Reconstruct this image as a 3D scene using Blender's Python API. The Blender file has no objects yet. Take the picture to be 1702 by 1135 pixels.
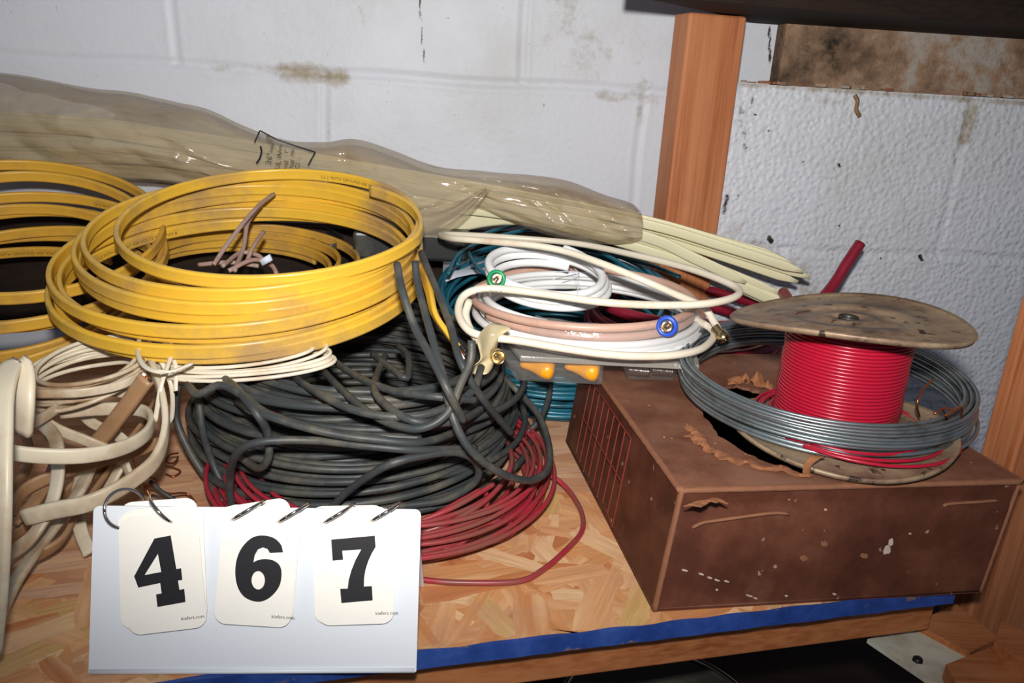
import bpy, math, random
import numpy as np
from mathutils import Vector, Matrix
from mathutils.bvhtree import BVHTree
from mathutils.geometry import tessellate_polygon
S = bpy.context.scene
COL = S.collection
PI = math.pi
A3 = lambda *a: np.array(a, float)

# ------------------------------------------------------------------ camera
FPX = 1330.; TH = math.radians(18.5); RO = math.radians(3.3); H = .37
cf = A3(0, math.cos(TH), -math.sin(TH)); r0 = A3(1, 0, 0); u0 = np.cross(r0, cf)
cr = r0*math.cos(RO)+u0*math.sin(RO); cu = np.cross(cr, cf); CP = A3(0, 0, H)
def ray(x, y): return cf+cr*(x-851)/FPX-cu*(y-567.5)/FPX
def P(x, y, z):
    "point of height z seen at (x, y) of the photograph"
    d = ray(x, y); return CP+d*((z-H)/d[2])
def Q(x, y, p0, n):
    d = ray(x, y); return CP+d*(np.dot(A3(*p0)-CP, n)/np.dot(d, n))
def PY(x, y, Y):
    d = ray(x, y); return CP+d*(Y/d[1])
cam = bpy.data.cameras.new('camera'); co = bpy.data.objects.new('camera', cam); COL.objects.link(co)
cam.sensor_width = 36; cam.lens = FPX/1702*36; cam.clip_start = .01
M = Matrix.Identity(4)
for i, v in enumerate((cr, cu, -cf)):
    for j in range(3): M[j][i] = v[j]
M.translation = Vector(CP); co.matrix_world = M; S.camera = co
S.view_settings.view_transform = 'Standard'; S.view_settings.look = 'None'
S.view_settings.exposure = 0; S.view_settings.gamma = 1

# ------------------------------------------------------------------ materials
def srgb(r, g, b):
    f = lambda c: (c/255/12.92) if c/255 <= .04045 else ((c/255+.055)/1.055)**2.4
    return (f(r), f(g), f(b), 1)
class MT:
    def __init__(s, name, rough=.5, metal=0, spec=.5):
        s.m = bpy.data.materials.new(name); s.m.use_nodes = True
        s.t = s.m.node_tree; s.b = s.t.nodes['Principled BSDF']; s.out = s.t.nodes['Material Output']
        s.b.inputs['Roughness'].default_value = rough; s.b.inputs['Metallic'].default_value = metal
        s.b.inputs['Specular IOR Level'].default_value = spec
        s.co = s.n('ShaderNodeTexCoord').outputs['Object']
    def n(s, t, **k):
        o = s.t.nodes.new(t)
        for a, b in k.items():
            if a.startswith('i_'): o.inputs[a[2:]].default_value = b
            else: setattr(o, a, b)
        return o
    def l(s, a, b): s.t.links.new(a, b)
    def noise(s, scale, detail=4, rough=.55, vec=None, stretch=None):
        o = s.n('ShaderNodeTexNoise'); o.inputs['Scale'].default_value = scale
        o.inputs['Detail'].default_value = detail; o.inputs['Roughness'].default_value = rough
        v = vec or s.co
        if stretch:
            mp = s.n('ShaderNodeMapping'); mp.inputs['Scale'].default_value = stretch; s.l(v, mp.inputs['Vector']); v = mp.outputs[0]
        s.l(v, o.inputs['Vector']); return o.outputs['Fac']
    def vor(s, scale, feat='F1', out='Distance', stretch=None):
        o = s.n('ShaderNodeTexVoronoi', feature=feat); o.inputs['Scale'].default_value = scale
        v = s.co
        if stretch:
            mp = s.n('ShaderNodeMapping'); mp.inputs['Scale'].default_value = stretch; s.l(v, mp.inputs['Vector']); v = mp.outputs[0]
        s.l(v, o.inputs['Vector']); return o.outputs[out]
    def ramp(s, fac, stops):
        o = s.n('ShaderNodeValToRGB'); e = o.color_ramp.elements
        while len(e) < len(stops): e.new(.5)
        for i, (p, c) in enumerate(stops):
            e[i].position = p; e[i].color = c if len(c) == 4 else (*c, 1)
        s.l(fac, o.inputs[0]); return o.outputs[0]
    def mask(s, fac, a, b):
        o = s.n('ShaderNodeMapRange'); o.inputs[1].default_value = a; o.inputs[2].default_value = b
        s.l(fac, o.inputs[0]); return o.outputs[0]
    def mix(s, fac, a, b, mode='MIX'):
        o = s.n('ShaderNodeMix', data_type='RGBA', blend_type=mode)
        for v, i in ((fac, 0), (a, 6), (b, 7)):
            if hasattr(v, 'links'): s.l(v, o.inputs[i])
            else: o.inputs[i].default_value = v
        return o.outputs[2]
    def math(s, op, a, b=0.):
        o = s.n('ShaderNodeMath', operation=op)
        for i, v in enumerate((a, b)):
            if hasattr(v, 'links'): s.l(v, o.inputs[i])
            else: o.inputs[i].default_value = v
        return o.outputs[0]
    def attr(s, name, out='Fac'): return s.n('ShaderNodeAttribute', attribute_name=name).outputs[out]
    def color(s, c):
        if hasattr(c, 'links'): s.l(c, s.b.inputs['Base Color'])
        else: s.b.inputs['Base Color'].default_value = c
        return s
    def bump(s, h, strength=.3, dist=.001):
        o = s.n('ShaderNodeBump'); o.inputs['Strength'].default_value = strength; o.inputs['Distance'].default_value = dist
        s.l(h, o.inputs['Height'])
        if s.b.inputs['Normal'].links: s.l(s.b.inputs['Normal'].links[0].from_socket, o.inputs['Normal'])
        s.l(o.outputs[0], s.b.inputs['Normal']); return s

def plain(name, c, rough=.5, metal=0, spec=.5, var=.12, scale=60, dust=None, dscale=14, dlo=.5, dhi=.7, bump=.15):
    m = MT(name, rough, metal, spec)
    d = tuple(x*(1-var*2) for x in c[:3])+(1,)
    col = m.mix(m.noise(scale), d, c)
    if dust: col = m.mix(m.mask(m.noise(dscale, 6, .65), dlo, dhi), col, dust)
    m.color(col)
    if bump: m.bump(m.noise(400, 2), bump, .0004)
    return m.m
MAT = {}
MAT['yellow'] = plain('yellow_sheath', srgb(236, 188, 62), .33, spec=.45, var=.06, dust=srgb(176, 142, 92), dscale=9, dlo=.45, dhi=.64, bump=.1)
MAT['yellow_dull'] = plain('yellow_sheath_dusty', srgb(222, 172, 62), .4, spec=.4, var=.08, dust=srgb(170, 132, 76), dscale=11, dlo=.45, dhi=.66, bump=.1)
MAT['black'] = plain('black_rubber', srgb(62, 66, 67), .48, spec=.4, var=.15, dust=srgb(104, 98, 84), dscale=26, dlo=.48, dhi=.75)
MAT['blackdark'] = plain('black_plastic', srgb(38, 40, 38), .35, spec=.5, dust=srgb(80, 78, 70))
MAT['red'] = plain('red_insulation', srgb(176, 44, 62), .38, var=.12, dust=srgb(132, 74, 66), dscale=9, dlo=.46, dhi=.62)
MAT['redwire'] = plain('red_spool_wire', srgb(176, 22, 50), .3, var=.1, dust=srgb(120, 50, 40), dscale=22, dlo=.6, dhi=.8, bump=.05)
MAT['redthick'] = plain('dark_red_sheath', srgb(150, 28, 52), .4, var=.2)
MAT['cream'] = plain('cream_sheath', srgb(232, 222, 200), .36, var=.06, dust=srgb(190, 160, 130), dscale=9, dlo=.55, dhi=.75, bump=.08)
MAT['pink'] = plain('faded_pink_sheath', srgb(208, 168, 148), .42, var=.06, dust=srgb(180, 140, 122), bump=.08)
MAT['white'] = plain('white_sheath', srgb(244, 245, 243), .3, var=.03, bump=.05)
MAT['nmwhite'] = plain('aged_white_sheath', srgb(224, 212, 186), .38, var=.08, dust=srgb(160, 128, 94), dscale=8, dlo=.46, dhi=.66)
MAT['nmbrown'] = plain('browned_sheath', srgb(176, 136, 98), .45, var=.15, dust=srgb(130, 92, 62), dscale=12)
MAT['mauve'] = plain('mauve_cord', srgb(176, 150, 140), .5, var=.1, dust=srgb(150, 110, 90))
MAT['teal'] = plain('teal_insulation', srgb(36, 116, 138), .32, var=.2, dust=srgb(30, 70, 84), dscale=30)
MAT['zinc'] = plain('galvanised_steel', srgb(148, 158, 162), .36, metal=.75, var=.12, dust=srgb(110, 114, 112), dscale=40)
MAT['copper'] = plain('copper', srgb(190, 112, 76), .3, metal=.85, var=.2)
MAT['chrome'] = plain('chrome', srgb(214, 206, 200), .14, metal=1, var=.05, bump=0)
MAT['brass'] = plain('brass', srgb(222, 196, 148), .24, metal=1, var=.1, bump=0)
MAT['panel'] = plain('white_plastic', srgb(226, 231, 237), .4, var=.015, scale=20, bump=.03)
MAT['card'] = plain('ivory_card', srgb(246, 242, 232), .5, var=.02, scale=30, bump=.02)
MAT['ink'] = plain('black_ink', srgb(30, 28, 32), .5, var=.2, scale=500, bump=0)
MAT['inkgrey'] = plain('faded_ink', srgb(84, 78, 62), .6, var=.1, bump=0)
MAT['inkyel'] = plain('brown_print_on_sheath', srgb(142, 106, 42), .5, var=.3, scale=600, bump=0)
MAT['inkblk'] = plain('white_print_on_sheath', srgb(196, 200, 202), .5, var=.3, scale=600, bump=0)
MAT['tape'] = plain('aged_masking_tape', srgb(206, 190, 150), .6, var=.1, bump=.3)
MAT['orange'] = plain('orange_nut_plastic', srgb(246, 166, 28), .35, var=.08, scale=40, bump=.1)
MAT['green'] = plain('green_ring_plastic', srgb(14, 150, 88), .35, bump=0)
MAT['blue'] = plain('blue_ring_plastic', srgb(40, 84, 200), .3, bump=0)
MAT['paper'] = plain('white_paper', srgb(214, 222, 236), .7, var=.04)
MAT['tie'] = plain('natural_nylon', srgb(234, 228, 190), .3, var=.05, scale=30, bump=.05)
MAT['leaf'] = plain('dry_leaf', srgb(176, 132, 86), .8, var=.3)
MAT['torn'] = plain('torn_cardboard', srgb(164, 106, 68), .9, var=.25, scale=120, dust=srgb(104, 62, 42), dscale=50, bump=.5)
MAT['darksteel'] = plain('dark_steel', srgb(70, 66, 60), .5, metal=.6)
MAT['boltblk'] = plain('blackened_bolt', srgb(40, 40, 42), .4, metal=.6)
MAT['whiteplate'] = plain('cream_painted_plate', srgb(206, 204, 186), .5, var=.06, dust=srgb(150, 140, 120))
MAT['insul'] = plain('inner_paper_filler', srgb(190, 150, 120), .7, var=.2)
# flange: rusty painted steel
m = MT('rusty_steel', .48, .35)
c = m.ramp(m.noise(22, 8, .7), [(.3, srgb(84, 66, 52)), (.46, srgb(136, 112, 90)), (.6, srgb(164, 142, 114)), (.75, srgb(116, 94, 78))])
m.color(m.mix(m.mask(m.noise(90, 3), .62, .7), c, srgb(58, 44, 36))); m.bump(m.noise(120, 5), .4, .001); MAT['rust'] = m.m; m.b.inputs['Metallic'].default_value = .2
# cardboard box skin
m = MT('brown_fibreboard', .62, 0, .3)
c = m.ramp(m.noise(16, 8, .65), [(.28, srgb(84, 48, 34)), (.45, srgb(112, 70, 52)), (.62, srgb(134, 90, 68)), (.8, srgb(158, 114, 90))])
c = m.mix(m.mask(m.noise(6, 5, .7), .5, .7), c, srgb(138, 100, 80))
c = m.mix(m.mask(m.noise(140, 2), .7, .76), c, srgb(196, 160, 132)); m.color(c); m.bump(m.noise(60, 6), .3, .001); MAT['boxtop'] = m.m
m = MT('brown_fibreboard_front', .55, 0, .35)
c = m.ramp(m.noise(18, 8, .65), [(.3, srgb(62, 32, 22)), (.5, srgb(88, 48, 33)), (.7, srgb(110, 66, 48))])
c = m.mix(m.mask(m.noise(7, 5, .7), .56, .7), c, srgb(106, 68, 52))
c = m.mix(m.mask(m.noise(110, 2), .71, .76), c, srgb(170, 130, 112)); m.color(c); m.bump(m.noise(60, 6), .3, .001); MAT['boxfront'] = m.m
MAT['edge'] = plain('worn_cardboard_edge', srgb(150, 98, 68), .8, var=.25, scale=90, dust=srgb(130, 84, 60), dscale=40, bump=.4)
MAT['redprint'] = plain('faded_red_print', srgb(140, 50, 38), .7, var=.2, scale=150, dust=srgb(120, 60, 46), dscale=60)
MAT['blotch'] = plain('pale_scuff', srgb(206, 186, 170), .7, var=.2, scale=200)
# wood
def wood(name, base, dark, light, axis, scale=1, knots=True, rough=.55):
    m = MT(name, rough, 0, .3)
    st = [26, 26, 26]; st[axis] = 1.1
    g = m.noise(1.3*scale, 6, .6, stretch=tuple(st))
    c = m.ramp(g, [(.28, dark), (.48, base), (.66, light), (.85, base)])
    c = m.mix(m.mask(m.noise(9, 4, .6, stretch=(1, 1, .35)), .5, .8), c, dark)
    st2 = [160, 160, 160]; st2[axis] = 5
    f = m.noise(1.5, 3, stretch=tuple(st2))
    m.color(m.mix(m.mask(f, .35, .8), c, light)); m.bump(f, .2, .0006); return m.m
MAT['wood'] = wood('stained_pine', srgb(176, 106, 66), srgb(134, 70, 40), srgb(196, 130, 88), 2)
MAT['woodx'] = wood('pine_rail', srgb(166, 98, 56), srgb(126, 68, 36), srgb(188, 124, 78), 0)
MAT['wooddark'] = wood('dark_old_board', srgb(30, 19, 12), srgb(16, 10, 7), srgb(44, 30, 20), 0, rough=.8)
# OSB
m = MT('oriented_strand_board', .5, 0, .35)
uvn = m.n('ShaderNodeUVMap', uv_map='UVMap').outputs[0]
g = m.noise(1, 5, .65, vec=uvn, stretch=(14, 260, 1)); g2 = m.noise(1, 3, .5, vec=uvn, stretch=(6, 60, 1))
base = m.attr('chip', 'Color')
c = m.mix(m.mask(g, .35, .75), base, m.mix(.5, base, srgb(150, 92, 54)))
c = m.mix(m.mask(g2, .52, .8), c, srgb(238, 196, 148))
c = m.mix(m.mask(m.noise(8, 6, .7), .5, .72), c, srgb(190, 142, 112))
m.color(c); m.bump(g, .35, .0006); MAT['osb'] = m.m
m = MT('blue_edge_paint', .55, 0, .4)
c = m.ramp(m.noise(30, 6, .7), [(.3, srgb(24, 50, 112)), (.55, srgb(40, 72, 146)), (.75, srgb(56, 88, 158))])
m.color(m.mix(m.mask(m.noise(70, 6, .75, stretch=(.5, 1, 1)), .62, .7), c, srgb(126, 104, 96))); m.bump(m.noise(150, 5), .5, .001); MAT['bluepaint'] = m.m
# wall
m = MT('painted_block', .5, 0, .35)
amt = m.attr('stain', 'Fac'); bl = m.attr('black', 'Fac'); rg = m.attr('rough', 'Fac')
c = m.mix(m.noise(5, 3), srgb(206, 209, 218), srgb(220, 222, 227))
c = m.mix(m.mask(m.noise(3.2, 5, .6), .52, .75), c, srgb(196, 197, 196))
dots = m.mask(m.vor(85), .11, .06); sel = m.mask(m.noise(16, 3), .5, .62)
c = m.mix(m.math('MULTIPLY', m.math('MULTIPLY', dots, sel), .6), c, srgb(172, 140, 102))
sm = m.mask(m.math('ADD', amt, m.math('MULTIPLY', m.math('SUBTRACT', m.noise(40, 6, .7), .5), 1.3)), .32, .8)
c = m.mix(sm, c, srgb(160, 148, 126))
bm = m.mask(m.math('ADD', bl, m.math('MULTIPLY', m.math('SUBTRACT', m.noise(70, 6, .75), .5), 1.6)), .42, .7)
c = m.mix(bm, c, srgb(52, 44, 36)); m.color(c)
m.bump(m.noise(110, 4, .6), .45, .0016); m.bump(m.math('MULTIPLY', m.vor(150, 'SMOOTH_F1'), rg), 1., .0028); MAT['wall'] = m.m
m = MT('dirty_ledge_concrete', .85, 0, .2)
c = m.ramp(m.noise(13, 9, .72), [(.3, srgb(66, 54, 44)), (.42, srgb(124, 100, 80)), (.52, srgb(158, 128, 104)), (.62, srgb(176, 168, 158)), (.75, srgb(150, 116, 88))])
c = m.mix(m.mask(m.math('ADD', m.attr('black', 'Fac'), m.math('MULTIPLY', m.math('SUBTRACT', m.noise(50, 7, .75), .5), 1.7)), .4, .8), c, srgb(40, 36, 30))
m.color(c); m.bump(m.noise(40, 8, .7), .9, .004); MAT['dirtwall'] = m.m
# films
def film(name, tint, body, fac, rough=.12, bump=.3, bscale=30, stain=None):
    m = MT(name, rough, 0, .6); m.b.inputs['Base Color'].default_value = body
    if stain: m.color(m.mix(m.mask(m.noise(9, 6, .65, stretch=(.6, 1, 2)), .5, .72), body, stain))
    m.bump(m.noise(bscale, 4, .6), bump, .004)
    if stain: m.bump(m.noise(34, 3, .5, stretch=(.22, 1, 1)), .9, .006)
    tr = m.n('ShaderNodeBsdfTransparent'); tr.inputs[0].default_value = tint
    gl = m.n('ShaderNodeBsdfGlossy'); gl.inputs['Roughness'].default_value = rough
    m.l(m.b.inputs['Normal'].links[0].from_socket, gl.inputs['Normal'])
    x = m.n('ShaderNodeMixShader'); m.l(tr.outputs[0], x.inputs[1]); m.l(m.b.outputs[0], x.inputs[2])
    x.inputs[0].default_value = fac
    y = m.n('ShaderNodeMixShader'); y.inputs[0].default_value = .06; m.l(x.outputs[0], y.inputs[1]); m.l(gl.outputs[0], y.inputs[2])
    m.l(y.outputs[0], m.out.inputs[0]); return m.m
MAT['bag'] = film('cloudy_plastic_film', srgb(240, 232, 220), srgb(204, 192, 168), .42, .14, .8, 11, srgb(176, 146, 112))
MAT['clear'] = film('clear_plastic', (.93, .93, .92, 1), srgb(200, 200, 196), .1, .06, .15, 40)
MAT['clearcard'] = film('layered_clear_plastic', (.86, .86, .84, 1), srgb(188, 184, 174), .45, .1, .1, 40)
MAT['wrap'] = film('shrink_film', (.96, .96, .97, 1), srgb(226, 226, 226), .12, .08, .6, 60)

# ------------------------------------------------------------------ mesh tools
class MB:
    def __init__(s): s.v = []; s.f = []; s.mi = []; s.n = 0; s.mats = []
    def mat(s, name):
        if name not in s.mats: s.mats.append(name)
        return s.mats.index(name)
    def add(s, V, F, mat):
        V = np.asarray(V, float).reshape(-1, 3); k = s.mat(mat)
        s.v.append(V); s.f += [tuple(i+s.n for i in f) for f in F]; s.mi += [k]*len(F); s.n += len(V)
    def build(s, name, parent=None, smooth=True):
        me = bpy.data.meshes.new(name); me.from_pydata(np.concatenate(s.v).tolist(), [], s.f)
        for x in s.mats: me.materials.append(MAT[x])
        me.polygons.foreach_set('material_index', s.mi)
        if smooth: me.polygons.foreach_set('use_smooth', [True]*len(s.f))
        me.update(); o = bpy.data.objects.new(name, me); COL.objects.link(o)
        if parent: link(o, parent)
        return o
def link(o, p):
    o.parent = p; o.matrix_parent_inverse = p.matrix_basis.inverted()
def tag(o, label=None, cat=None, group=None, kind=None):
    for k, v in (('label', label), ('category', cat), ('group', group), ('kind', kind)):
        if v: o[k] = v
    return o
def thing(name, loc, label, cat, group=None):
    o = bpy.data.objects.new(name, None); COL.objects.link(o); o.location = tuple(loc); o.empty_display_size = .02
    return tag(o, label, cat, group)
def smooth_path(pts, step=.004, closed=False):
    "Catmull-Rom through the points, resampled evenly"
    p = np.array(pts, float)
    if closed: p = np.vstack([p[-1], p, p[0], p[1]])
    else: p = np.vstack([2*p[0]-p[1], p, 2*p[-1]-p[-2]])
    out = []
    for i in range(1, len(p)-2):
        a, b, c, d = p[i-1:i+3]; t = np.linspace(0, 1, 24, endpoint=False)[:, None]
        out.append(.5*(2*b+(c-a)*t+(2*a-5*b+4*c-d)*t*t+(3*b-a-3*c+d)*t**3))
    out = np.vstack(out+[p[-2:-1]])
    return even(out, step)
def even(p, step):
    s = np.r_[0, np.cumsum(np.linalg.norm(np.diff(p, axis=0), axis=1))]
    n = max(3, int(s[-1]/step)+1); q = np.linspace(0, s[-1], n)
    return np.stack([np.interp(q, s, p[:, i]) for i in range(3)], 1)
def nrm(v): return v/np.maximum(np.linalg.norm(v, axis=-1, keepdims=True), 1e-9)
def frames(p, up=None):
    T = nrm(np.gradient(p, axis=0))
    if up is not None:
        U = np.broadcast_to(np.asarray(up, float), p.shape); B = nrm(U-(U*T).sum(1)[:, None]*T); A = np.cross(T, B); return T, A, B
    A = np.zeros_like(p); a = np.cross(T[0], A3(0, 0, 1))
    if np.linalg.norm(a) < .1: a = np.cross(T[0], A3(1, 0, 0))
    a = a/np.linalg.norm(a)
    for i in range(len(p)):
        a = a-np.dot(a, T[i])*T[i]; a = a/np.linalg.norm(a); A[i] = a
    return T, A, np.cross(A, T)*-1
def prof_round(r, n=10):
    t = np.linspace(0, 2*PI, n, endpoint=False); return np.stack([r*np.cos(t), r*np.sin(t)], 1)
def prof_flat(w, h, n=18, ridge=.16):
    "flat cable: thin w across, h tall, with soft ridges over the conductors"
    t = np.linspace(0, 2*PI, n, endpoint=False)
    c, s_ = np.cos(t), np.sin(t)
    y = h/2*np.sign(s_)*np.abs(s_)**.75; x = w/2*np.sign(c)*np.abs(c)**.5
    x = x*(1-ridge*1.9*np.exp(-((np.abs(y)-h*.17)/(h*.06))**2))
    return np.stack([x, y], 1)
def sweep(mb, p, prof, mat, up=None, cap=True, taper=None):
    T, A, B = frames(p, up); n, k = len(p), len(prof)
    sc = np.ones(n) if taper is None else taper
    V = p[:, None]+A[:, None]*(prof[None, :, 0, None]*sc[:, None, None])+B[:, None]*(prof[None, :, 1, None]*sc[:, None, None])
    i = np.arange(n-1)[:, None]*k; j = np.arange(k)[None]; j2 = (j+1) % k
    F = np.stack([i+j, i+j2, i+k+j2, i+k+j], -1).reshape(-1, 4).tolist()
    if cap: F += [list(range(k))[::-1], list(range((n-1)*k, n*k))]
    mb.add(V.reshape(-1, 3), F, mat); return T, A, B
def hexa(mb, c8, mat):
    "box from 8 corners: bottom 0..3 ccw, top 4..7"
    mb.add(c8, [(3, 2, 1, 0), (4, 5, 6, 7), (0, 1, 5, 4), (1, 2, 6, 5), (2, 3, 7, 6), (3, 0, 4, 7)], mat)
def obox(mb, o, e1, e2, e3, mat):
    o, e1, e2, e3 = (np.asarray(x, float) for x in (o, e1, e2, e3))
    hexa(mb, [o, o+e1, o+e1+e2, o+e2, o+e3, o+e1+e3, o+e1+e2+e3, o+e2+e3], mat)
def bevel(o, w=.002, seg=2):
    b = o.modifiers.new('bevel', 'BEVEL'); b.width = w; b.segments = seg; b.limit_method = 'ANGLE'
    for f in o.data.polygons: f.use_smooth = False
    return o
def lathe(mb, prof, mat, c=(0, 0, 0), axis=(0, 0, 1), n=32, close=False):
    "prof: (radius, height) list"
    ax = nrm(A3(*axis)); a = np.cross(ax, A3(0, 1, 0.01)); a = a/np.linalg.norm(a); b = np.cross(ax, a)
    t = np.linspace(0, 2*PI, n, endpoint=False); k = len(prof)
    V = [np.asarray(c)+ax*h+r*(a*math.cos(x)+b*math.sin(x)) for x in t for (r, h) in prof]
    F = []
    for i in range(n):
        for j in range(k-1): a0, b0 = i*k+j, ((i+1) % n)*k+j; F.append((a0, b0, b0+1, a0+1))
        if close: F.append((i*k+k-1, ((i+1) % n)*k+k-1, ((i+1) % n)*k, i*k))
    mb.add(V, F, mat)
class SN:
    "smooth 1-D noise"
    def __init__(s, seed, lo=.15, hi=1., n=7):
        r = random.Random(seed); s.c = [(r.uniform(lo, hi), r.uniform(0, 2*PI), r.uniform(.5, 1)) for _ in range(n)]; s.k = sum(c[2] for c in s.c)
    def __call__(s, t): return sum(a*np.sin(f*t+p) for f, p, a in s.c)/s.k*1.7
def ringpath(turns, keys, jr=.003, jz=.002, seed=1, ph=0, step=.005, dirn=1, lo=.2, hi=2.2):
    """a cable wound turn on turn. keys: [(turn, cx, cy, cz, R, tiltx, tilty)], blended between turns"""
    t = np.linspace(0, turns, int(turns*110)); K = np.array(keys, float)
    g = [np.interp(t, K[:, 0], K[:, i]) for i in range(1, 7)]
    th = dirn*2*PI*t+ph; nr, nz, nx, ny = SN(seed, lo, hi), SN(seed+1, lo, hi), SN(seed+2, .1, .4), SN(seed+3, .1, .4)
    w = 2*PI*t
    R = g[3]+jr*nr(w); X = R*np.cos(th)+jr*nx(w); Y = R*np.sin(th)+jr*ny(w); a, b = g[4], g[5]
    z = g[2]+Y*np.sin(a)+X*np.sin(b)+jz*nz(w)
    return even(np.stack([g[0]+X, g[1]+Y*np.cos(a), z], 1), step)
def pix(pts): return [P(*q) for q in pts]
def text_geo(s, size):
    cu_ = bpy.data.curves.new('t', 'FONT'); cu_.body = s; cu_.size = size; cu_.resolution_u = 2
    o = bpy.data.objects.new('t', cu_); me = o.to_mesh()
    V = np.array([v.co[:] for v in me.vertices]).reshape(-1, 3); F = [tuple(p.vertices) for p in me.polygons]
    o.to_mesh_clear(); bpy.data.objects.remove(o); bpy.data.curves.remove(cu_); return V, F
def text_on_cable(mb, p, fr, s0, s, size, off, side=1, flip=1, mat='inkyel', vo=0):
    "print along a cable: side = which face, flip = -1 turns it by 180 degrees"
    V, F = text_geo(s, size)
    if not len(V): return
    T, A, B = fr; L = np.r_[0, np.cumsum(np.linalg.norm(np.diff(p, axis=0), axis=1))]
    V[:, 1] -= size*.35
    q = np.clip(s0+V[:, 0]*flip, 0, L[-1]); I = lambda arr: np.stack([np.interp(q, L, arr[:, i]) for i in range(3)], 1)
    up = flip*side if side else flip
    W = I(p)+I(A)*off*side+I(B)*(V[:, 1]*up*1.0+vo)[:, None]
    mb.add(W, F, mat)

# ------------------------------------------------------------------ setting
AZ = math.radians(14.7); ex = A3(math.cos(AZ), math.sin(AZ), 0); ey = A3(-math.sin(AZ), math.cos(AZ), 0)   # shelf axes
WA = math.radians(6); wx = A3(math.cos(WA), math.sin(WA), 0); wn = A3(-math.sin(WA), math.cos(WA), 0); W0 = A3(0, 1.16, 0)
EZ = A3(0, 0, 1)
def segd(x, z, a, b):
    ax, az, bx, bz = *a, *b; dx, dz = bx-ax, bz-az; t = np.clip(((x-ax)*dx+(z-az)*dz)/(dx*dx+dz*dz+1e-9), 0, 1)
    return np.hypot(x-ax-t*dx, z-az-t*dz)
def wallgrid(name, off, s0, s1, z0, z1, res, hjoints, vjoints, stains, blacks, rough, mat='wall'):
    "grid sheet of a block wall with real joints, thickened backwards"
    o = W0-wn*off; nx = int((s1-s0)/res); nz = int((z1-z0)/res)
    s, z = np.meshgrid(np.linspace(s0, s1, nx), np.linspace(z0, z1, nz)); d = np.zeros_like(s)
    def groove(dist, w, dep, lip):
        return dep*.75*np.exp(-(dist/w)**2.2)-lip*np.exp(-((dist-w*1.35)/(w*.5))**2)
    for zj in hjoints: d += groove(np.abs(z-zj-.0015*np.sin(s*23)), .0065, .0028, .0009)
    for sj, za, zb in vjoints:
        k = ((z > za) & (z < zb)).astype(float); d += k*groove(np.abs(s-sj-.001*np.sin(z*40)), .006, .0024, .0008)
    d += .0006*np.sin(s*31+np.sin(z*17)*2)*np.sin(z*27)
    st = np.zeros_like(s); bk = np.zeros_like(s)
    pl = lambda x, y: (lambda p: (float((p-o)@wx), float(p[2])))(Q(x, y, o, wn))
    for pts, w, a in stains:
        pp = [pl(*q) for q in pts]
        for q0, q1 in zip(pp, pp[1:]): st = np.maximum(st, .8*a*np.exp(-(segd(s, z, q0, q1)/w)**2))
    for pts, w, a in blacks:
        pp = [pl(*q) for q in pts]
        for q0, q1 in zip(pp, pp[1:]): bk = np.maximum(bk, a*np.exp(-(segd(s, z, q0, q1)/(w*.8))**2))
    V = o+wx*s[..., None]+wn*d[..., None]+EZ*z[..., None]; V = V.reshape(-1, 3)
    i, j = np.meshgrid(np.arange(nx-1), np.arange(nz-1)); a = j*nx+i
    F = np.stack([a, a+1, a+1+nx, a+nx], -1).reshape(-1, 4).tolist()
    mb = MB(); mb.add(V, F, mat)
    T = .06; B = [o+wx*s0+EZ*z0+wn*.008, o+wx*s1+EZ*z0+wn*.008, o+wx*s1+EZ*z0+wn*T, o+wx*s0+EZ*z0+wn*T]
    hexa(mb, B+[b+EZ*(z1-z0) for b in B], mat)
    # close the top and the sides so the step reads as a solid block
    mb.add([o+wx*s0+EZ*z1, o+wx*s1+EZ*z1, o+wx*s1+EZ*z1+wn*T, o+wx*s0+EZ*z1+wn*T], [(0, 1, 2, 3)], mat)
    mb.add([o+wx*s0+EZ*z0, o+wx*s0+EZ*z1, o+wx*s0+EZ*z1+wn*T, o+wx*s0+EZ*z0+wn*T], [(0, 1, 2, 3)], mat)
    ob = mb.build(name); me = ob.data
    for nm, arr in (('stain', st), ('black', bk), ('rough', np.full_like(s, rough))):
        at = me.attributes.new(nm, 'FLOAT', 'POINT'); f = np.zeros(len(me.vertices)); f[:arr.size] = arr.ravel(); at.data.foreach_set('value', f)
    return tag(ob, kind='structure')
def wl(off, x, y): p = Q(x, y, W0-wn*off, wn); return float((p-(W0-wn*off))@wx), float(p[2])
zj = wl(0, 560, 122)[1]; BH = .215
ju = [wl(0, 290, 60)[0], wl(0, 870, 60)[0]]; bw = ju[1]-ju[0]; jl = [wl(0, 540, 190)[0], wl(0, 1062, 240)[0]]
vj = [(j, zj, zj+BH) for j in (ju[0]-bw, ju[0], ju[1], ju[1]+bw)]+[(j, zj-BH, zj) for j in (jl[0]-bw, jl[0], jl[1], jl[1]+bw)]+[(j, zj-2*BH, zj-BH) for j in ju]
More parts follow.
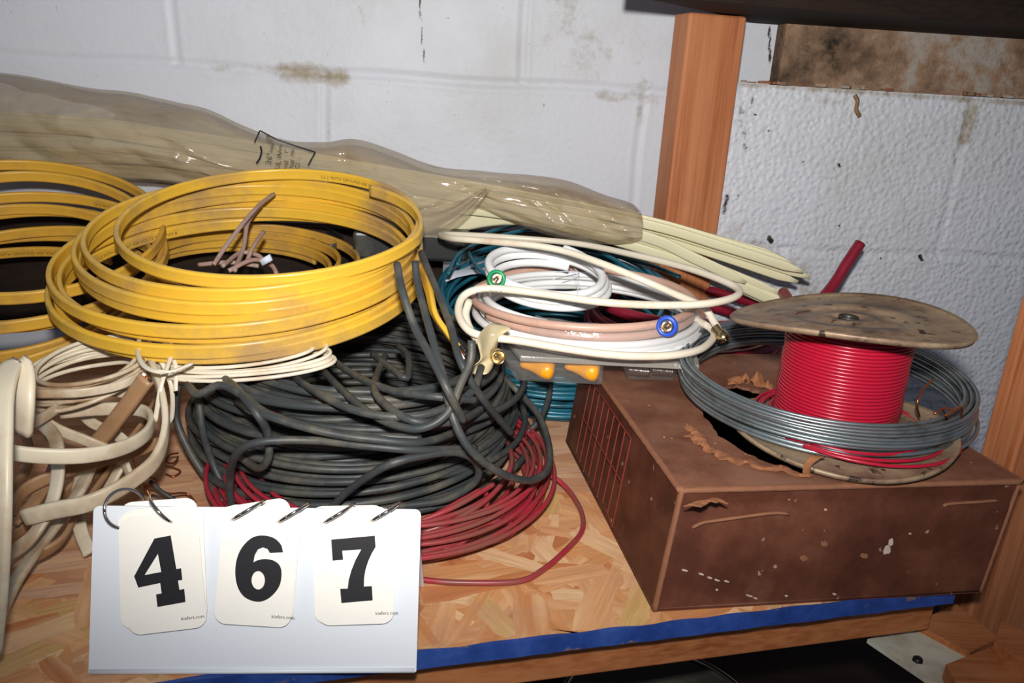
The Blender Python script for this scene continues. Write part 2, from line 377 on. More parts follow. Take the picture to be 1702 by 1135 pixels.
wallgrid('wall_back', 0, -1.3, .75, -.5, .85, .0032, [zj-2*BH, zj-BH, zj, zj+BH], vj,
    [([(470, 118), (570, 128)], .014, .95), ([(930, 0), (950, 60), (1000, 100)], .05, .42), ([(1000, 158), (1090, 166)], .012, .6), ([(350, 110), (470, 118)], .008, .45),
     ([(600, 12), (606, 45)], .006, .5), ([(1062, 180), (1066, 200)], .012, .6), ([(1040, 60), (1070, 150)], .03, .38), ([(548, 160), (545, 240)], .006, .4)],
    [([(698, -5), (701, 60), (706, 104)], .0024, .75), ([(701, 25), (748, 30)], .0012, .42), ([(88, 2), (96, 20)], .004, .5), ([(588, 2), (596, 12)], .003, .5), ([(968, 20), (966, 75)], .0016, .42),
     ([(1012, 156), (1080, 160)], .002, .4), ([(905, 172), (905, 176)], .003, .55), ([(620, 22), (690, 10)], .001, .3), ([(1278, 30), (1280, 105)], .004, .8), ([(1247, 35), (1250, 70)], .003, .5)], 0.)
# the thicker lower wall to the right of the post, its ledge and the dirty wall above it
sR, zR = wl(.09, 1229, 133); s2, zR2 = wl(.09, 1702, 170); zL = (zR+zR2)/2
sv = wl(.09, 1578, 330)[0]; sv0 = wl(.09, 1205, 300)[0]
wallgrid('wall_right', .09, sv0-.03, 1.45, -.5, zL, .0032, [zL-BH*1.01, zL-2*BH], [(sv, zL-BH, zL), (sv-bw/2, zL-2*BH, zL-BH)],
    [([(1220, 395), (1330, 450)], .028, .55), ([(1235, 300), (1240, 420)], .012, .4), ([(1228, 138), (1500, 158), (1702, 172)], .006, .8), ([(1620, 180), (1600, 230)], .014, .95), ([(1300, 460), (1420, 500)], .02, .6), ([(1580, 250), (1560, 400)], .01, .3), ([(1340, 165), (1400, 170)], .01, .5), ([(1620, 545), (1665, 560)], .005, .5)],
    [([(1232, 170), (1236, 250)], .007, .5), ([(1256, 150), (1240, 200)], .004, .5), ([(1208, 325), (1203, 352)], .007, .75), ([(1278, 395), (1282, 402)], .005, .95), ([(1333, 268), (1334, 269)], .003, .95), ([(1394, 274), (1396, 277)], .0035, .95), ([(1530, 425), (1532, 432)], .004, .9), ([(1393, 373), (1395, 376)], .003, .9), ([(1463, 427), (1464, 430)], .0032, .9), ([(1365, 183), (1366, 184)], .002, .9), ([(1245, 275), (1245, 276)], .002, .9), ([(1555, 355), (1557, 357)], .0025, .8), ([(1226, 325), (1228, 328)], .002, .9), ([(1690, 450), (1691, 452)], .002, .8), ([(1314, 208), (1315, 209)], .002, .8), ([(1255, 190), (1256, 192)], .003, .9), ([(1278, 218), (1279, 219)], .002, .9), ([(1440, 402), (1441, 403)], .002, .9), ([(1528, 325), (1527, 330)], .002, .6), ([(1230, 240), (1245, 245)], .003, .5)], 1.)
sq = wl(.03, 1300, 90)[0]
wallgrid('wall_upper', .03, sq, 1.5, zL-.01, .85, .006, [], [],
    [], [([(1380, 66), (1390, 110)], .02, .62), ([(1340, 65), (1345, 130)], .015, .4), ([(1470, 80), (1480, 110)], .015, .35), ([(1650, 90), (1700, 150)], .02, .4)], 0., 'dirtwall')
# ledge crumbs
mb = MB(); R = random.Random(4); ol = W0-wn*.09
for i in range(60):
    c = ol+wx*R.uniform(sR, sR+.62)+wn*R.uniform(.002, .03)+EZ*(zL+.001); r = R.uniform(.002, .009)
    n = R.randint(5, 7); a0 = R.uniform(0, 6); q = [c+wx*r*1.5*R.uniform(.6, 1)*math.cos(a0+k*2*PI/n)+wn*r*R.uniform(.6, 1)*math.sin(a0+k*2*PI/n) for k in range(n)]
    h = R.uniform(.001, .005); mb.add(q+[x+EZ*h*R.uniform(.6, 1) for x in q], [tuple(range(n, 2*n))]+[(k, (k+1) % n, n+(k+1) % n, n+k) for k in range(n)], R.choice(['dirtwall', 'dirtwall', 'torn']))
tag(mb.build('ledge_debris', smooth=False), 'flaking paint and mortar crumbs along the ledge of the right wall', 'debris', kind='stuff')
# peeling curl and hanging cobweb strands
mb = MB(); c = [Q(1421, 158, ol-wn*.002, wn), Q(1426, 168, ol-wn*.004, wn), Q(1424, 182, ol-wn*.007, wn), Q(1430, 194, ol-wn*.004, wn)]
sweep(mb, smooth_path(c, .002), np.array([[.0026, .0006], [0, .0016], [-.0030, .0006], [0, -.0008]]), 'leaf', up=wn); tag(mb.build('paint_curl'), 'small curled tan flake hanging from the ledge of the right wall', 'flake')
# floor under everything
mb = MB(); obox(mb, A3(-1.6, -.6, -.56), (3.4, 0, 0), (0, 2.2, 0), (0, 0, .06), 'boxfront'); MAT['floor'] = plain('dark_concrete', srgb(96, 92, 88), .8)
mb.mats = ['floor']; tag(mb.build('floor', smooth=False), kind='structure')

# ------------------------------------------------------------------ shelf
E0 = P(600, 1098, 0)                      # a point on the front edge
TK = .0125
s_end = float((P(1598, 987, 0)-E0)@ex)
mb = MB(); L0 = -.75; dep = .62
def sh(s, d, z=0.): return E0+ex*s+ey*d+EZ*z
hexa(mb, [sh(L0, .0015, -TK), sh(s_end, .0015, -TK), sh(s_end, dep, -TK), sh(L0, dep, -TK), sh(L0, .0015, -.0004), sh(s_end, .0015, -.0004), sh(s_end, dep, -.0004), sh(L0, dep, -.0004)], 'osb')
R = random.Random(7); cols = [srgb(224, 160, 106), srgb(214, 146, 92), srgb(236, 182, 130), srgb(206, 134, 84), srgb(228, 170, 120), srgb(240, 198, 150), srgb(196, 122, 78), srgb(220, 178, 116)]
cols_far = [srgb(222, 176, 140), srgb(214, 164, 126), srgb(226, 184, 150), srgb(206, 152, 116)]
chipc = [cols[0]]*8; UV = {}; nf0 = 6; chips = []
for i in range(1500):
    s = R.uniform(L0+.02, s_end-.02); d = abs(R.betavariate(1., 1.4))*dep*.98+.003; near = d < .16+.05*math.sin(s*9)
    if near: l, w, an = R.uniform(.035, .11), R.uniform(.008, .028), R.uniform(0, PI)
    else: l, w, an = R.uniform(.06, .2), R.uniform(.012, .035), R.gauss(.0, .12)
    dx, dy = math.cos(an), math.sin(an); q = []
    n1 = 7
    top = [(-l/2+l*k/(n1-1), w/2*(1-(.25 if k in (0, n1-1) else 0))*R.uniform(.85, 1.05)) for k in range(n1)]
    bot = [(x+R.uniform(-.003, .003), -y*R.uniform(.8, 1.1)) for x, y in top[::-1]]
    z = -.0003+.00035*i/1500
    ok = True; loc = top+bot
    for (a, b) in loc:
        S1, D1 = s+a*dx-b*dy, d+a*dy+b*dx; S1 = min(max(S1, L0), s_end); D1 = min(max(D1, .0016), dep); q.append(sh(S1, D1, z))
    k = mb.n; mb.add(q, [tuple(range(len(q)))[::-1]], 'osb'); chips.append((len(mb.f)-1, loc, R.random()*10)); chipc += [R.choice(cols if near else cols_far)]*len(q)
shelf = mb.build('shelf_board', smooth=False)
ca = shelf.data.color_attributes.new('chip', 'FLOAT_COLOR', 'POINT'); ca.data.foreach_set('color', np.array(chipc).ravel())
uvl = shelf.data.uv_layers.new(name='UVMap')
for fi, loc, off in chips:
    pl = shelf.data.polygons[fi]
    for li, (a, b) in zip(pl.loop_indices, loc[::-1]): uvl.data[li].uv = (a+off, b+off*.37)
tag(shelf, 'oriented strand board shelf with a blue painted front edge, carrying all the wire', 'shelf')
mb = MB(); n = 300; q = []; RR = SN(3, 20, 160, 14)
ss = np.linspace(L0, s_end, n); top = [sh(s, 0.0016+max(0, .0035*RR(s*1.)*.5+.0012), .0003) for s in ss]
a = [sh(s, 0, .0003) for s in ss]; b = [sh(s, -.0003, -TK-.0006*RR(s*2+4)) for s in ss]; c = [sh(s, .004, -TK-.0004) for s in ss]
V = top+a+b+c; F = []
for k in range(3):
    for i in range(n-1): F.append((k*n+i, (k+1)*n+i, (k+1)*n+i+1, k*n+i+1))
mb.add(V, F, 'bluepaint'); tag(mb.build('painted_edge', shelf, smooth=False), 'blue painted front edge')
# front rail under the board
def P_on(x, y, d0): return Q(x, y, sh(0, d0), ey)
zb = P_on(1200, 1092, .022)[2]
mb = MB(); srl = float((P_on(1548, 1030, .022)-E0)@ex)
obox(mb, sh(L0, .022, zb), ex*(srl-L0), ey*.036, EZ*(-TK-.0008-zb), 'woodx'); bevel(tag(mb.build('shelf_rail'), 'orange pine rail running under the blue edge of the shelf', 'rail'), .0015)
# dark rear rail standing on the board in front of the wall
mb = MB(); rr0 = A3(-.9, 1.02, 0); obox(mb, rr0, wx*1.05, wn*.03, EZ*.155, 'wooddark'); bevel(tag(mb.build('rear_rail'), 'dark brown board standing on edge at the back of the shelf', 'rail'), .002)
# back post
bp = A3(.1775, .97, 0)*1.08; w = .078
mb = MB(); obox(mb, bp+EZ*.0, ex*w, ey*.044, EZ*.452, 'wood'); bevel(tag(mb.build('wooden_post'), 'orange stained timber post standing against the wall behind the cable ties', 'post'), .004, 3)
# right post
rp = A3(.4345, .625, -.5)
mb = MB(); obox(mb, rp, ex*.09, ey*.034, EZ*1.1, 'wood'); bevel(tag(mb.build('wooden_post'), 'pale pine post at the right edge, beside the brown box', 'post'), .002)
# upper shelf board, dark
ub = [PY(1085, -2, .93), PY(1243, 34, 1.02)]
zu = P(1340, 55, .455)[2]
mb = MB(); a = P(1090, 1, .4535); b = P(1330, 53, .4535); c = b+(b-a)*.25; r_ = ex*1.3
hexa(mb, [a-(c-a)*.12, a-(c-a)*.12+r_, c+r_, c]+[x+EZ*.16 for x in (a-(c-a)*.12, a-(c-a)*.12+r_, c+r_, c)], 'wooddark')
tag(mb.build('upper_shelf_board', smooth=False), 'dark old board of the shelf above, resting on the timber post', 'shelf')
# under-shelf woodwork at the lower right
def slab(name, quad, z, th, mat, label, cat, par=None):
    "plate from four photo corners lying in a plane of height z, with thickness down"
    mb = MB(); q = [P(x, y, z) for x, y in quad]
    hexa(mb, [p-EZ*th for p in q]+q, mat); o = mb.build(name, par, smooth=False); return tag(o, label, cat)
zs = -.068
pl = thing('bracket_plate', P(1520, 1090, zs), 'off-white metal plate with a black bolt under the right end of the shelf', 'bracket')
slab('plate', [(1442, 1062), (1572, 1150), (1612, 1086), (1518, 1036)], zs, .004, 'whiteplate', None, None, pl)
mb = MB(); c = P(1525, 1098, zs); lathe(mb, [(0, .0035), (.003, .0032), (.0045, .001), (.0045, -.001), (0, -.001)], 'boltblk', c, n=6); mb.build('bolt', pl)
slab('wood_cleat', [(1518, 1034), (1612, 1084), (1660, 1060), (1590, 1004)], zs+.006, .012, 'woodx', 'short pine cleat between the white plate and the right post', 'cleat')
slab('wood_block', [(1572, 1104), (1616, 1180), (1760, 1180), (1650, 1074)], zs+.014, .03, 'woodx', 'rough pine block end below the white metal plate', 'block')
slab('wood_block', [(1655, 1060), (1760, 1150), (1800, 1090), (1664, 1032)], zs+.03, .02, 'woodx', 'pine block at the lower right corner, beside the right post', 'block')
# tin under the shelf
t = thing('open_tin', P(1170, 1180, -.16), 'dark tin with a pale metal rim under the shelf', 'tin')
mb = MB(); c = P(1100, 1195, -.16); lathe(mb, [(.088, -.12), (.09, -.118), (.09, -.002), (.088, 0), (.086, -.002), (.086, -.116), (0, -.116)], 'darksteel', c, n=48); mb.build('body', t)
mb = MB(); th = np.linspace(0, 2*PI, 90); sweep(mb, np.stack([c[0]+.09*np.cos(th), c[1]+.09*np.sin(th), th*0+c[2]+.001], 1), prof_round(.0028, 8), 'chrome'); mb.build('rim', t)
mb = MB(); obox(mb, sh(L0, .1, -.32), ex*1.6, ey*.5, EZ*.02, 'wooddark'); tag(mb.build('lower_shelf_board', smooth=False), 'dark board of the shelf below, mostly in shadow', 'shelf')

# ------------------------------------------------------------------ the brown box
box = thing('cardboard_box', P(1300, 1000, 0), 'worn brown fibreboard box with a torn top, under the red wire spool', 'box')
HB = .099
bl = P(1085, 1017, 0); br = P(1630, 985, 0); side = P(940, 734, 0)-bl
tl = Q(1131, 818, bl+A3(0, .006, 0), nrm(A3(-.176, .985, 0))); tl[2] = HB
tr = P(1698, 797, HB); tbl = tl+side*.985; tbr = tr+side*.985+A3(-.012, 0, 0); bbl = bl+side; bbr = br+side
def lerp(a, b, t): return a+(b-a)*t
def face(mb, c00, c10, c11, c01, nu, nv, nfn, amp, mat, th=.003, seed=0):
    "gently buckled panel between four corners"
    n_ = nrm(np.cross(c10-c00, c01-c00)); s1, s2 = SN(seed, 2, 9), SN(seed+5, 2, 9); V = []
    for j in range(nv+1):
        for i in range(nu+1):
            u, v = i/nu, j/nv; p = lerp(lerp(c00, c10, u), lerp(c01, c11, u), v)
            V.append(p+n_*amp*(nfn(u, v)+.4*float(s1(u)*s2(v))*min(1, 6*u*(1-u))*min(1, 6*v*(1-v))))
    F = [(j*(nu+1)+i, j*(nu+1)+i+1, (j+1)*(nu+1)+i+1, (j+1)*(nu+1)+i) for j in range(nv) for i in range(nu)]
    k = len(V); V += [x-n_*th for x in V]; F += [tuple(i+k for i in f[::-1]) for f in F]
    mb.add(V, F, mat); return n_
mb = MB()
dent = lambda u, v: -1.3*math.exp(-((v-.84)/.06)**2)*(1 if .05 < u < .32 or .62 < u < .95 else .25)
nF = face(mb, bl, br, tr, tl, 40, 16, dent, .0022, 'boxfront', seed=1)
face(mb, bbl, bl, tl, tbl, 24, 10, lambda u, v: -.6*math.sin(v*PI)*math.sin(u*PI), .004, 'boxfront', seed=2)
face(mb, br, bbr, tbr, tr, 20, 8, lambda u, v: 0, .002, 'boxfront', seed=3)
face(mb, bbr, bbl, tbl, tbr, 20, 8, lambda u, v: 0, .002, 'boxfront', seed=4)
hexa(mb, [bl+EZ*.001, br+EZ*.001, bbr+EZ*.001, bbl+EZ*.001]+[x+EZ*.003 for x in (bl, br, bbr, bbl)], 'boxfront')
walls = mb.build('body', box)
# top with the torn hole
HZ = HB
hole = [P(x, y, HZ) for x, y in ((1160, 672), (1176, 700), (1196, 724), (1226, 744), (1262, 764), (1300, 778), (1345, 790), (1350, 770), (1345, 742), (1330, 715), (1310, 690), (1296, 668), (1262, 650), (1225, 640), (1190, 645))]
hh = []
R = random.Random(5)
for i, p in enumerate(hole):
    q = hole[(i+1) % len(hole)]
    for k in range(4): hh.append(lerp(p, q, k/4)+A3(R.uniform(-.0015, .0015), R.uniform(-.0015, .0015), 0))
out = []
for a, b in ((tl, tr), (tr, tbr), (tbr, tbl), (tbl, tl)):
    for k in range(12): out.append(lerp(a, b, k/12))
pl_ = [[Vector(p) for p in out], [Vector(p) for p in hh]]
tri = tessellate_polygon(pl_); V = [A3(*p) for p in out+hh]; k = len(V)
def up_tri(t):
    a, b, c = (V[i] for i in t); return tuple(t) if np.cross(b-a, c-a)[2] > 0 else (t[0], t[2], t[1])
tri = [up_tri(t) for t in tri]
mb = MB(); V2 = V+[v-EZ*.003 for v in V]
F = list(tri)+[(a+k, c+k, b+k) for a, b, c in tri]; n0 = len(out); nh = len(hh)
F += [(i, (i+1) % n0, (i+1) % n0+k, i+k) for i in range(n0)]+[(n0+i, n0+(i+1) % nh, n0+(i+1) % nh+k, n0+i+k) for i in range(nh)]
mb.add(V2, F, 'boxtop'); top_o = mb.build('lid', box, smooth=False)
# rounded worn edges
def strip(mb, pts, r, mat, jit=.3, seed=0, step=.004, flat=.6):
    p = smooth_path(pts, step); s1 = SN(seed, 1, 9, 9); t = np.arange(len(p))*.35
    sweep(mb, p, prof_round(r, 8)*np.array([1, flat]), mat, up=(0, 0, 1), taper=1+jit*s1(t))
for a, b, sd in ((tl, tr, 1), (tl, tbl, 2), (tr, tbr, 3)):
    mb = MB(); strip(mb, [lerp(a, b, t)-EZ*.0022+A3(.0005, .0012 if sd == 1 else 0, 0) for t in np.linspace(0, 1, 9)], .0031, 'edge', .07, sd, flat=.8); mb.build('worn_edge', box)
mb = MB(); strip(mb, [lerp(bl, tl, t)+A3(.001, .001, 0) for t in np.linspace(0.01, 1, 7)], .0026, 'edge', .08, 9); p_ = mb.build('worn_edge', box)
mb = MB(); strip(mb, [lerp(br, tr, t)+A3(-.001, .001, 0) for t in np.linspace(0.01, 1, 7)], .0026, 'edge', .1, 10); mb.build('worn_edge', box)
# torn skin flaps on the lid
def torn(name, pts, w, seed, lift=.006, mat='torn'):
    R = random.Random(seed); p = smooth_path(pts, .0022); T, A, B = frames(p, (0, 0, 1)); V = []; n = len(p); s1, s2, s3 = SN(seed, .2, 1.3, 9), SN(seed+1, .2, 1.2, 9), SN(seed+7, .5, 2.5, 9)
    for i in range(n):
        e = min(1, i/5, (n-1-i)/5); ww = w*e*(1+.55*s1(i))+.0004
        h = lift*e*max(.05, .55+.8*s2(i))
        V += [p[i]-A[i]*ww*.5+EZ*.0004, p[i]-A[i]*ww*.1*(1+s3(i))+EZ*(h*.8), p[i]+A[i]*ww*.35+EZ*h*(1+.4*s3(i*1.7)), p[i]+A[i]*ww*(.75+.3*s3(i))+EZ*(h*.35)]
    F = [(i*4+j, (i+1)*4+j, (i+1)*4+j+1, i*4+j+1) for i in range(n-1) for j in range(3)]
    mb = MB(); mb.add(V, F, mat); o = mb.build(name, box, smooth=False); sd = o.modifiers.new('t', 'SOLIDIFY'); sd.thickness = .0009; return o
Z = HZ
torn('torn_flap', pix([(1140, 706, Z), (1156, 720, Z), (1170, 742, Z), (1196, 756, Z), (1226, 768, Z), (1250, 768, Z)]), .0075, 3, .0035)
torn('torn_flap', pix([(1246, 764, Z), (1262, 778, Z), (1300, 782, Z), (1334, 792, Z), (1352, 790, Z)]), .0055, 6, .004)
torn('torn_flap', pix([(1210, 640, Z), (1228, 632, Z), (1250, 634, Z), (1282, 648, Z), (1300, 652, Z)]), .010, 8, .008)
torn('torn_flap', pix([(1136, 842, .099), (1160, 838, .099), (1190, 832, .099), (1210, 838, .098)]), .003, 12, .001)
mb = MB(); c = smooth_path([P(1340, 790, HZ), P(1342, 775, HZ+.008), P(1352, 762, HZ+.014), P(1366, 758, HZ+.014)], .002); sweep(mb, c, prof_flat(.0014, .006, 8), 'torn', up=(1, 0, 0)); mb.build('torn_curl', box)
MAT['greenink'] = plain('dark_green_fleck', srgb(26, 52, 44), .6)
# front marks: crease and scuffs laid on the panel
def on_front(x, y, off=.0017): return Q(x, y, bl, nF)+nF*off*(1 if nF@(CP-bl) > 0 else -1)
for pts, r in (([(1150, 876), (1166, 868), (1190, 864), (1280, 852), (1310, 853)], .0014), ([(1566, 840), (1580, 836), (1640, 832), (1680, 826)], .0013)):
    mb = MB(); sweep(mb, smooth_path([on_front(x, y, .001) for x, y in pts], .003), prof_round(r, 6), 'edge', taper=None); mb.build('crease', box)
R = random.Random(2)
def blot(x, y, rx, ry, mat='blotch', a=0.):
    q = [];
    for k in range(14):
        t = 2*PI*k/14; r = R.uniform(.75, 1.1); dx, dy = rx*r*math.cos(t), ry*r*math.sin(t); q.append(on_front(x+dx*math.cos(a)-dy*math.sin(a), y+dx*math.sin(a)+dy*math.cos(a)))
    mb = MB(); mb.add(q, [tuple(range(14))], mat); mb.build('scuff_mark', box, smooth=False)
blot(1472, 912, 6, 9, a=.4); blot(1478, 899, 4.5, 7, a=.3)
for x, y, s in ((1137, 946, 6), (1164, 952, 5), (1178, 958, 5), (1190, 962, 5), (1206, 964, 5), (1244, 988, 7), (1254, 992, 4), (1370, 845, 3), (1548, 853, 3.5), (1190, 978, 2.5), (1510, 885, 3), (1385, 985, 4), (1305, 988, 3)): blot(x, y, s, 1.8, a=.3)
for x, y in ((1368, 902), (1434, 922), (1334, 926)): blot(x, y, 7, 5, 'edge')
# red printed grid on the left side
nL = nrm(np.cross(EZ, side)); nL = nL if nL@(CP-bl) > 0 else -nL
def on_left(u, v, off=.003): return lerp(lerp(bl, bbl, u), lerp(tl, tbl, u), v)+nL*off
mb = MB()
def bar(u0, v0, u1, v1, w=.0011):
    q = [on_left(u0, v0), on_left(u1, v1)]; p = np.array([lerp(q[0], q[1], t) for t in np.linspace(0, 1, 9)])
    sweep(mb, p, np.array([[.0004, w/2], [-.0004, w/2], [-.0004, -w/2], [.0004, -w/2]]), 'redprint', up=(EZ if abs(v1-v0) < .01 else side))
for i in range(9): u = .36+i*.058; bar(u, .08+.02*(i % 3), u+.0, .9)
for v in (.9, .5): bar(.36, v, .825, v)
bar(.36, .08, .44, .12); mb.build('printed_grid', box, smooth=False)

# ------------------------------------------------------------------ cable ties in their bag
def at_y(x, y, Y0):     # the vertical plane the bundle lies in, along the wall
    return Q(x, y, A3(0, Y0, 0), nrm(A3(.07, 1, 0)))
YB = 1.0
st = [(-70, 108, 288), (0, 121, 292), (80, 130, 292), (150, 146, 294), (230, 156, 300), (300, 172, 304), (345, 182, 312), (390, 204, 322), (440, 224, 330), (490, 236, 340), (540, 236, 352), (585, 232, 366), (640, 246, 388), (700, 270, 396), (745, 281, 366), (790, 284, 345), (840, 288, 362), (890, 293, 382), (940, 302, 396), (1000, 324, 404), (1045, 338, 402), (1062, 352, 398)]
n2 = 300; X = np.array([s[0] for s in st], float); xi = np.linspace(X[0], X[-1], n2)
def cub(xs, ys, x):
    pp = smooth_path([(a, b, 0) for a, b in zip(xs, ys)], 2.); return np.interp(x, pp[:, 0], pp[:, 1])
tt = cub(X, [s[1] for s in st], xi); bb = cub(X, [s[2] for s in st], xi); m_ = 110
rs = [SN(200+i, .5, 3, 8) for i in range(4)]; V = []
rng = np.random.RandomState(3); NW = [(rng.uniform(-9, 9), rng.uniform(-5, 5), rng.uniform(0, 7)) for _ in range(26)]
CR = [((-60, .30), (60, .29)), ((60, .29), (150, .27)), ((150, .27), (222, .12)), ((222, .12), (262, .32)), ((262, .32), (350, .40)), ((350, .40), (470, .62)), ((380, .14), (432, .12)), ((200, .5), (330, .56)), ((330, .56), (430, .8)), ((585, .08), (590, .75)),
      ((610, .35), (660, .28)), ((640, .2), (740, .42)), ((745, .05), (790, .5)), ((800, .45), (905, .30)), ((905, .30), (960, .62)), ((940, .1), (1000, .5)), ((850, .12), (930, .7)), ((1000, .2), (1050, .7)), ((700, .6), (800, .7)), ((90, .08), (180, .06)), ((480, .2), (560, .45)), ((930, .5), (935, .2))]
for i in range(n2):
    a, b = at_y(xi[i], tt[i], YB), at_y(xi[i], bb[i], YB); c = (a+b)/2; hh_ = (a[2]-b[2])/2
    for j in range(m_):
        t = 2*PI*j/m_; s = i/n2*14
        wr = (sum(abs(math.sin(p*s*.4+q*t+r_)) for p, q, r_ in NW[:9])/9-.63)*1.3
        dep_ = min(.062, .024+hh_*.7)
        rr = 1+wr*.55*(abs(math.cos(t))*.9+.12); fy = (1-math.sin(t))/2*140
        if math.cos(t) > 0:
            for k, ((x0, f0), (x1, f1)) in enumerate(CR):
                y0_, y1_ = f0*140, f1*140; dx, dy = x1-x0, y1_-y0_; q = ((xi[i]-x0)*dx+(fy-y0_)*dy)/(dx*dx+dy*dy)
                if -.3 < q < 1.3:
                    q = min(max(q, 0), 1); dd = math.hypot(xi[i]-x0-q*dx, fy-y0_-q*dy); rr += (.16 if k % 3 else -.12)*math.exp(-dd/9)
        V.append(c+A3(0, -math.cos(t)*dep_*rr, math.sin(t)*hh_*(1+wr*.1)))
F = [(i*m_+j, i*m_+(j+1) % m_, (i+1)*m_+(j+1) % m_, (i+1)*m_+j) for i in range(n2-1) for j in range(m_)]
mb = MB(); mb.add(V, F, 'bag'); bag = mb.build('plastic_bag'); tag(bag, 'long cloudy plastic bag around the cable ties, lying behind the yellow coils', 'bag')
# loose second fold hanging in front between the coils
mb = MB(); fold = []
top_ = [(560, 300), (620, 322), (690, 345), (750, 345), (806, 310)]; bot_ = [(560, 330), (640, 376), (715, 408), (770, 372), (814, 318)]
for k in range(5):
    a, b = at_y(*top_[k], YB-.05), at_y(*bot_[k], YB-.056); fold.append([lerp(a, b, v/6)+A3(0, .008*math.sin(v*1.9+k*1.3), 0) for v in range(7)])
mb.add(np.array(fold).reshape(-1, 3), [(i*7+j, (i+1)*7+j, (i+1)*7+j+1, i*7+j+1) for i in range(4) for j in range(6)], 'bag'); fo = mb.build('bag_fold', bag); ss_ = fo.modifiers.new('s', 'SUBSURF'); ss_.levels = ss_.render_levels = 2
bv = BVHTree.FromPolygons([Vector(v) for v in V], F)
def on_bag(x, y, lift=.0012):
    d = Vector(ray(x, y)).normalized(); h = bv.ray_cast(Vector(CP), d)
    return A3(*(h[0]-d*lift)) if h[0] is not None else at_y(x, y, YB-.06)
def stroke(mb, pts, w, mat='ink'):
    for (x0, y0), (x1, y1) in zip(pts, pts[1:]):
        n = max(2, int(math.hypot(x1-x0, y1-y0)/4)); L = math.hypot(x1-x0, y1-y0); nx, ny = -(y1-y0)/L*w/2, (x1-x0)/L*w/2; V = []
        for k in range(n+1): x, y = x0+(x1-x0)*k/n, y0+(y1-y0)*k/n; V += [on_bag(x+nx, y+ny), on_bag(x-nx, y-ny)]
        mb.add(V, [(2*k, 2*k+1, 2*k+3, 2*k+2) for k in range(n)], mat)
mb = MB(); stroke(mb, [(423, 237), (432, 217), (460, 232), (490, 242), (524, 253), (512, 275)], 2.4)
stroke(mb, [(433, 243), (435, 252), (432, 263), (426, 272)], 3); stroke(mb, [(528, 282), (530, 292), (526, 300)], 3)
def btxt(s, x, y, size, ang, mat='inkgrey'):
    V, F = text_geo(s, size); c, s_ = math.cos(ang), math.sin(ang)
    mb.add([on_bag(x+v[0]*c+v[1]*s_, y+v[0]*s_-v[1]*c) for v in V], F, mat)
an = math.radians(-78)
for s, x, y, z in (('36"', 450, 274, 14), ('lastic', 452, 254, 8), ('UL W', 464, 282, 12), ('ors', 467, 252, 9), ('and', 476, 283, 11), ('1"', 478, 256, 9), ('Qual', 485, 287, 11), ('.300', 487, 262, 8), ('d Cl', 495, 290, 11), ('....', 498, 266, 8), ('nt', 506, 298, 8)): btxt(s, x, y, z, an)
mb.build('bag_printing', bag, smooth=False)
# the ties: long flat strips, running inside the bag and out at its open end
R = random.Random(12)
tips = [(1318, 440, 0), (1347, 460, .5), (1326, 470, 1.2), (1300, 430, .2), (1262, 420, .4), (1352, 512, 2.5), (1330, 520, 2.2), (1296, 488, 1.8), (1358, 524, 2.8), (1240, 470, 1.5), (1310, 500, 2), (1336, 452, .3), (1280, 445, .8), (1290, 508, 2.4)]
desc = ['topmost pale cable tie of those sticking out of the bag', 'pale cable tie reaching furthest right below the topmost ones', 'pale cable tie with its tip just under the longest one', None, None, 'pale cable tie pointing at the spool flange', None, 'pale cable tie lying in the middle of the bundle', 'lowest pale cable tie, its tip behind the spool', None, None, None, None, None]
for i, (tx, ty, v) in enumerate(tips):
    k = v/2.8; mid = (1066, 366+k*48); dx = R.uniform(-2, 2)
    yo = YB+R.uniform(-.018, .012)-k*.006
    cp = [(-60, 205+k*56+R.uniform(-8, 8)), (150, 215+k*50+R.uniform(-8, 8)), (350, 240+k*44+R.uniform(-8, 8)), (600, 280+k*50+R.uniform(-8, 6)), (850, 325+k*36+R.uniform(-6, 4)), mid, ((mid[0]+tx)/2, (mid[1]+ty)/2-2), (tx, ty)]
    p = smooth_path([at_y(x, y+dx, yo) for x, y in cp], .012); mb = MB()
    tp = np.ones(len(p)); tp[-1] = .35; tp[-2] = .7
    sweep(mb, p, prof_flat(.003, .0125 if i % 3 else .015, 10, 0), 'tie', up=(0.1, -.35, 1), taper=tp)
    o = mb.build('cable_tie')
    tag(o, desc[i] or 'pale cable tie packed among the protruding ones, its own tip hardly distinguishable', 'cable tie', 'nylon cable ties in the bag')
# a wide sheaf of ties fills the bag to the left
for i in range(16):
    x1 = R.uniform(700, 1040); p = []; y0 = R.uniform(-1, 1); yo = YB+R.uniform(-.018, .026); e = cub(X, [s[1] for s in st], np.array([x1]))[0]
    for x in np.linspace(-64, x1, 7):
        a = np.interp(x, xi, tt); b = np.interp(x, xi, bb); p.append(at_y(x, a+(b-a)*(.64+.26*y0)+4*math.sin(x*.01+i), yo))
    p = smooth_path(p, .015); mb = MB(); tp = np.ones(len(p)); tp[-1] = .35
    sweep(mb, p, prof_flat(.003, .02, 10, 0), 'tie', up=(0.1, -.3, 1), taper=tp); tag(mb.build('cable_tie'), 'pale nylon cable tie wholly inside the cloudy plastic bag', 'cable tie', 'nylon cable ties wholly inside the bag')

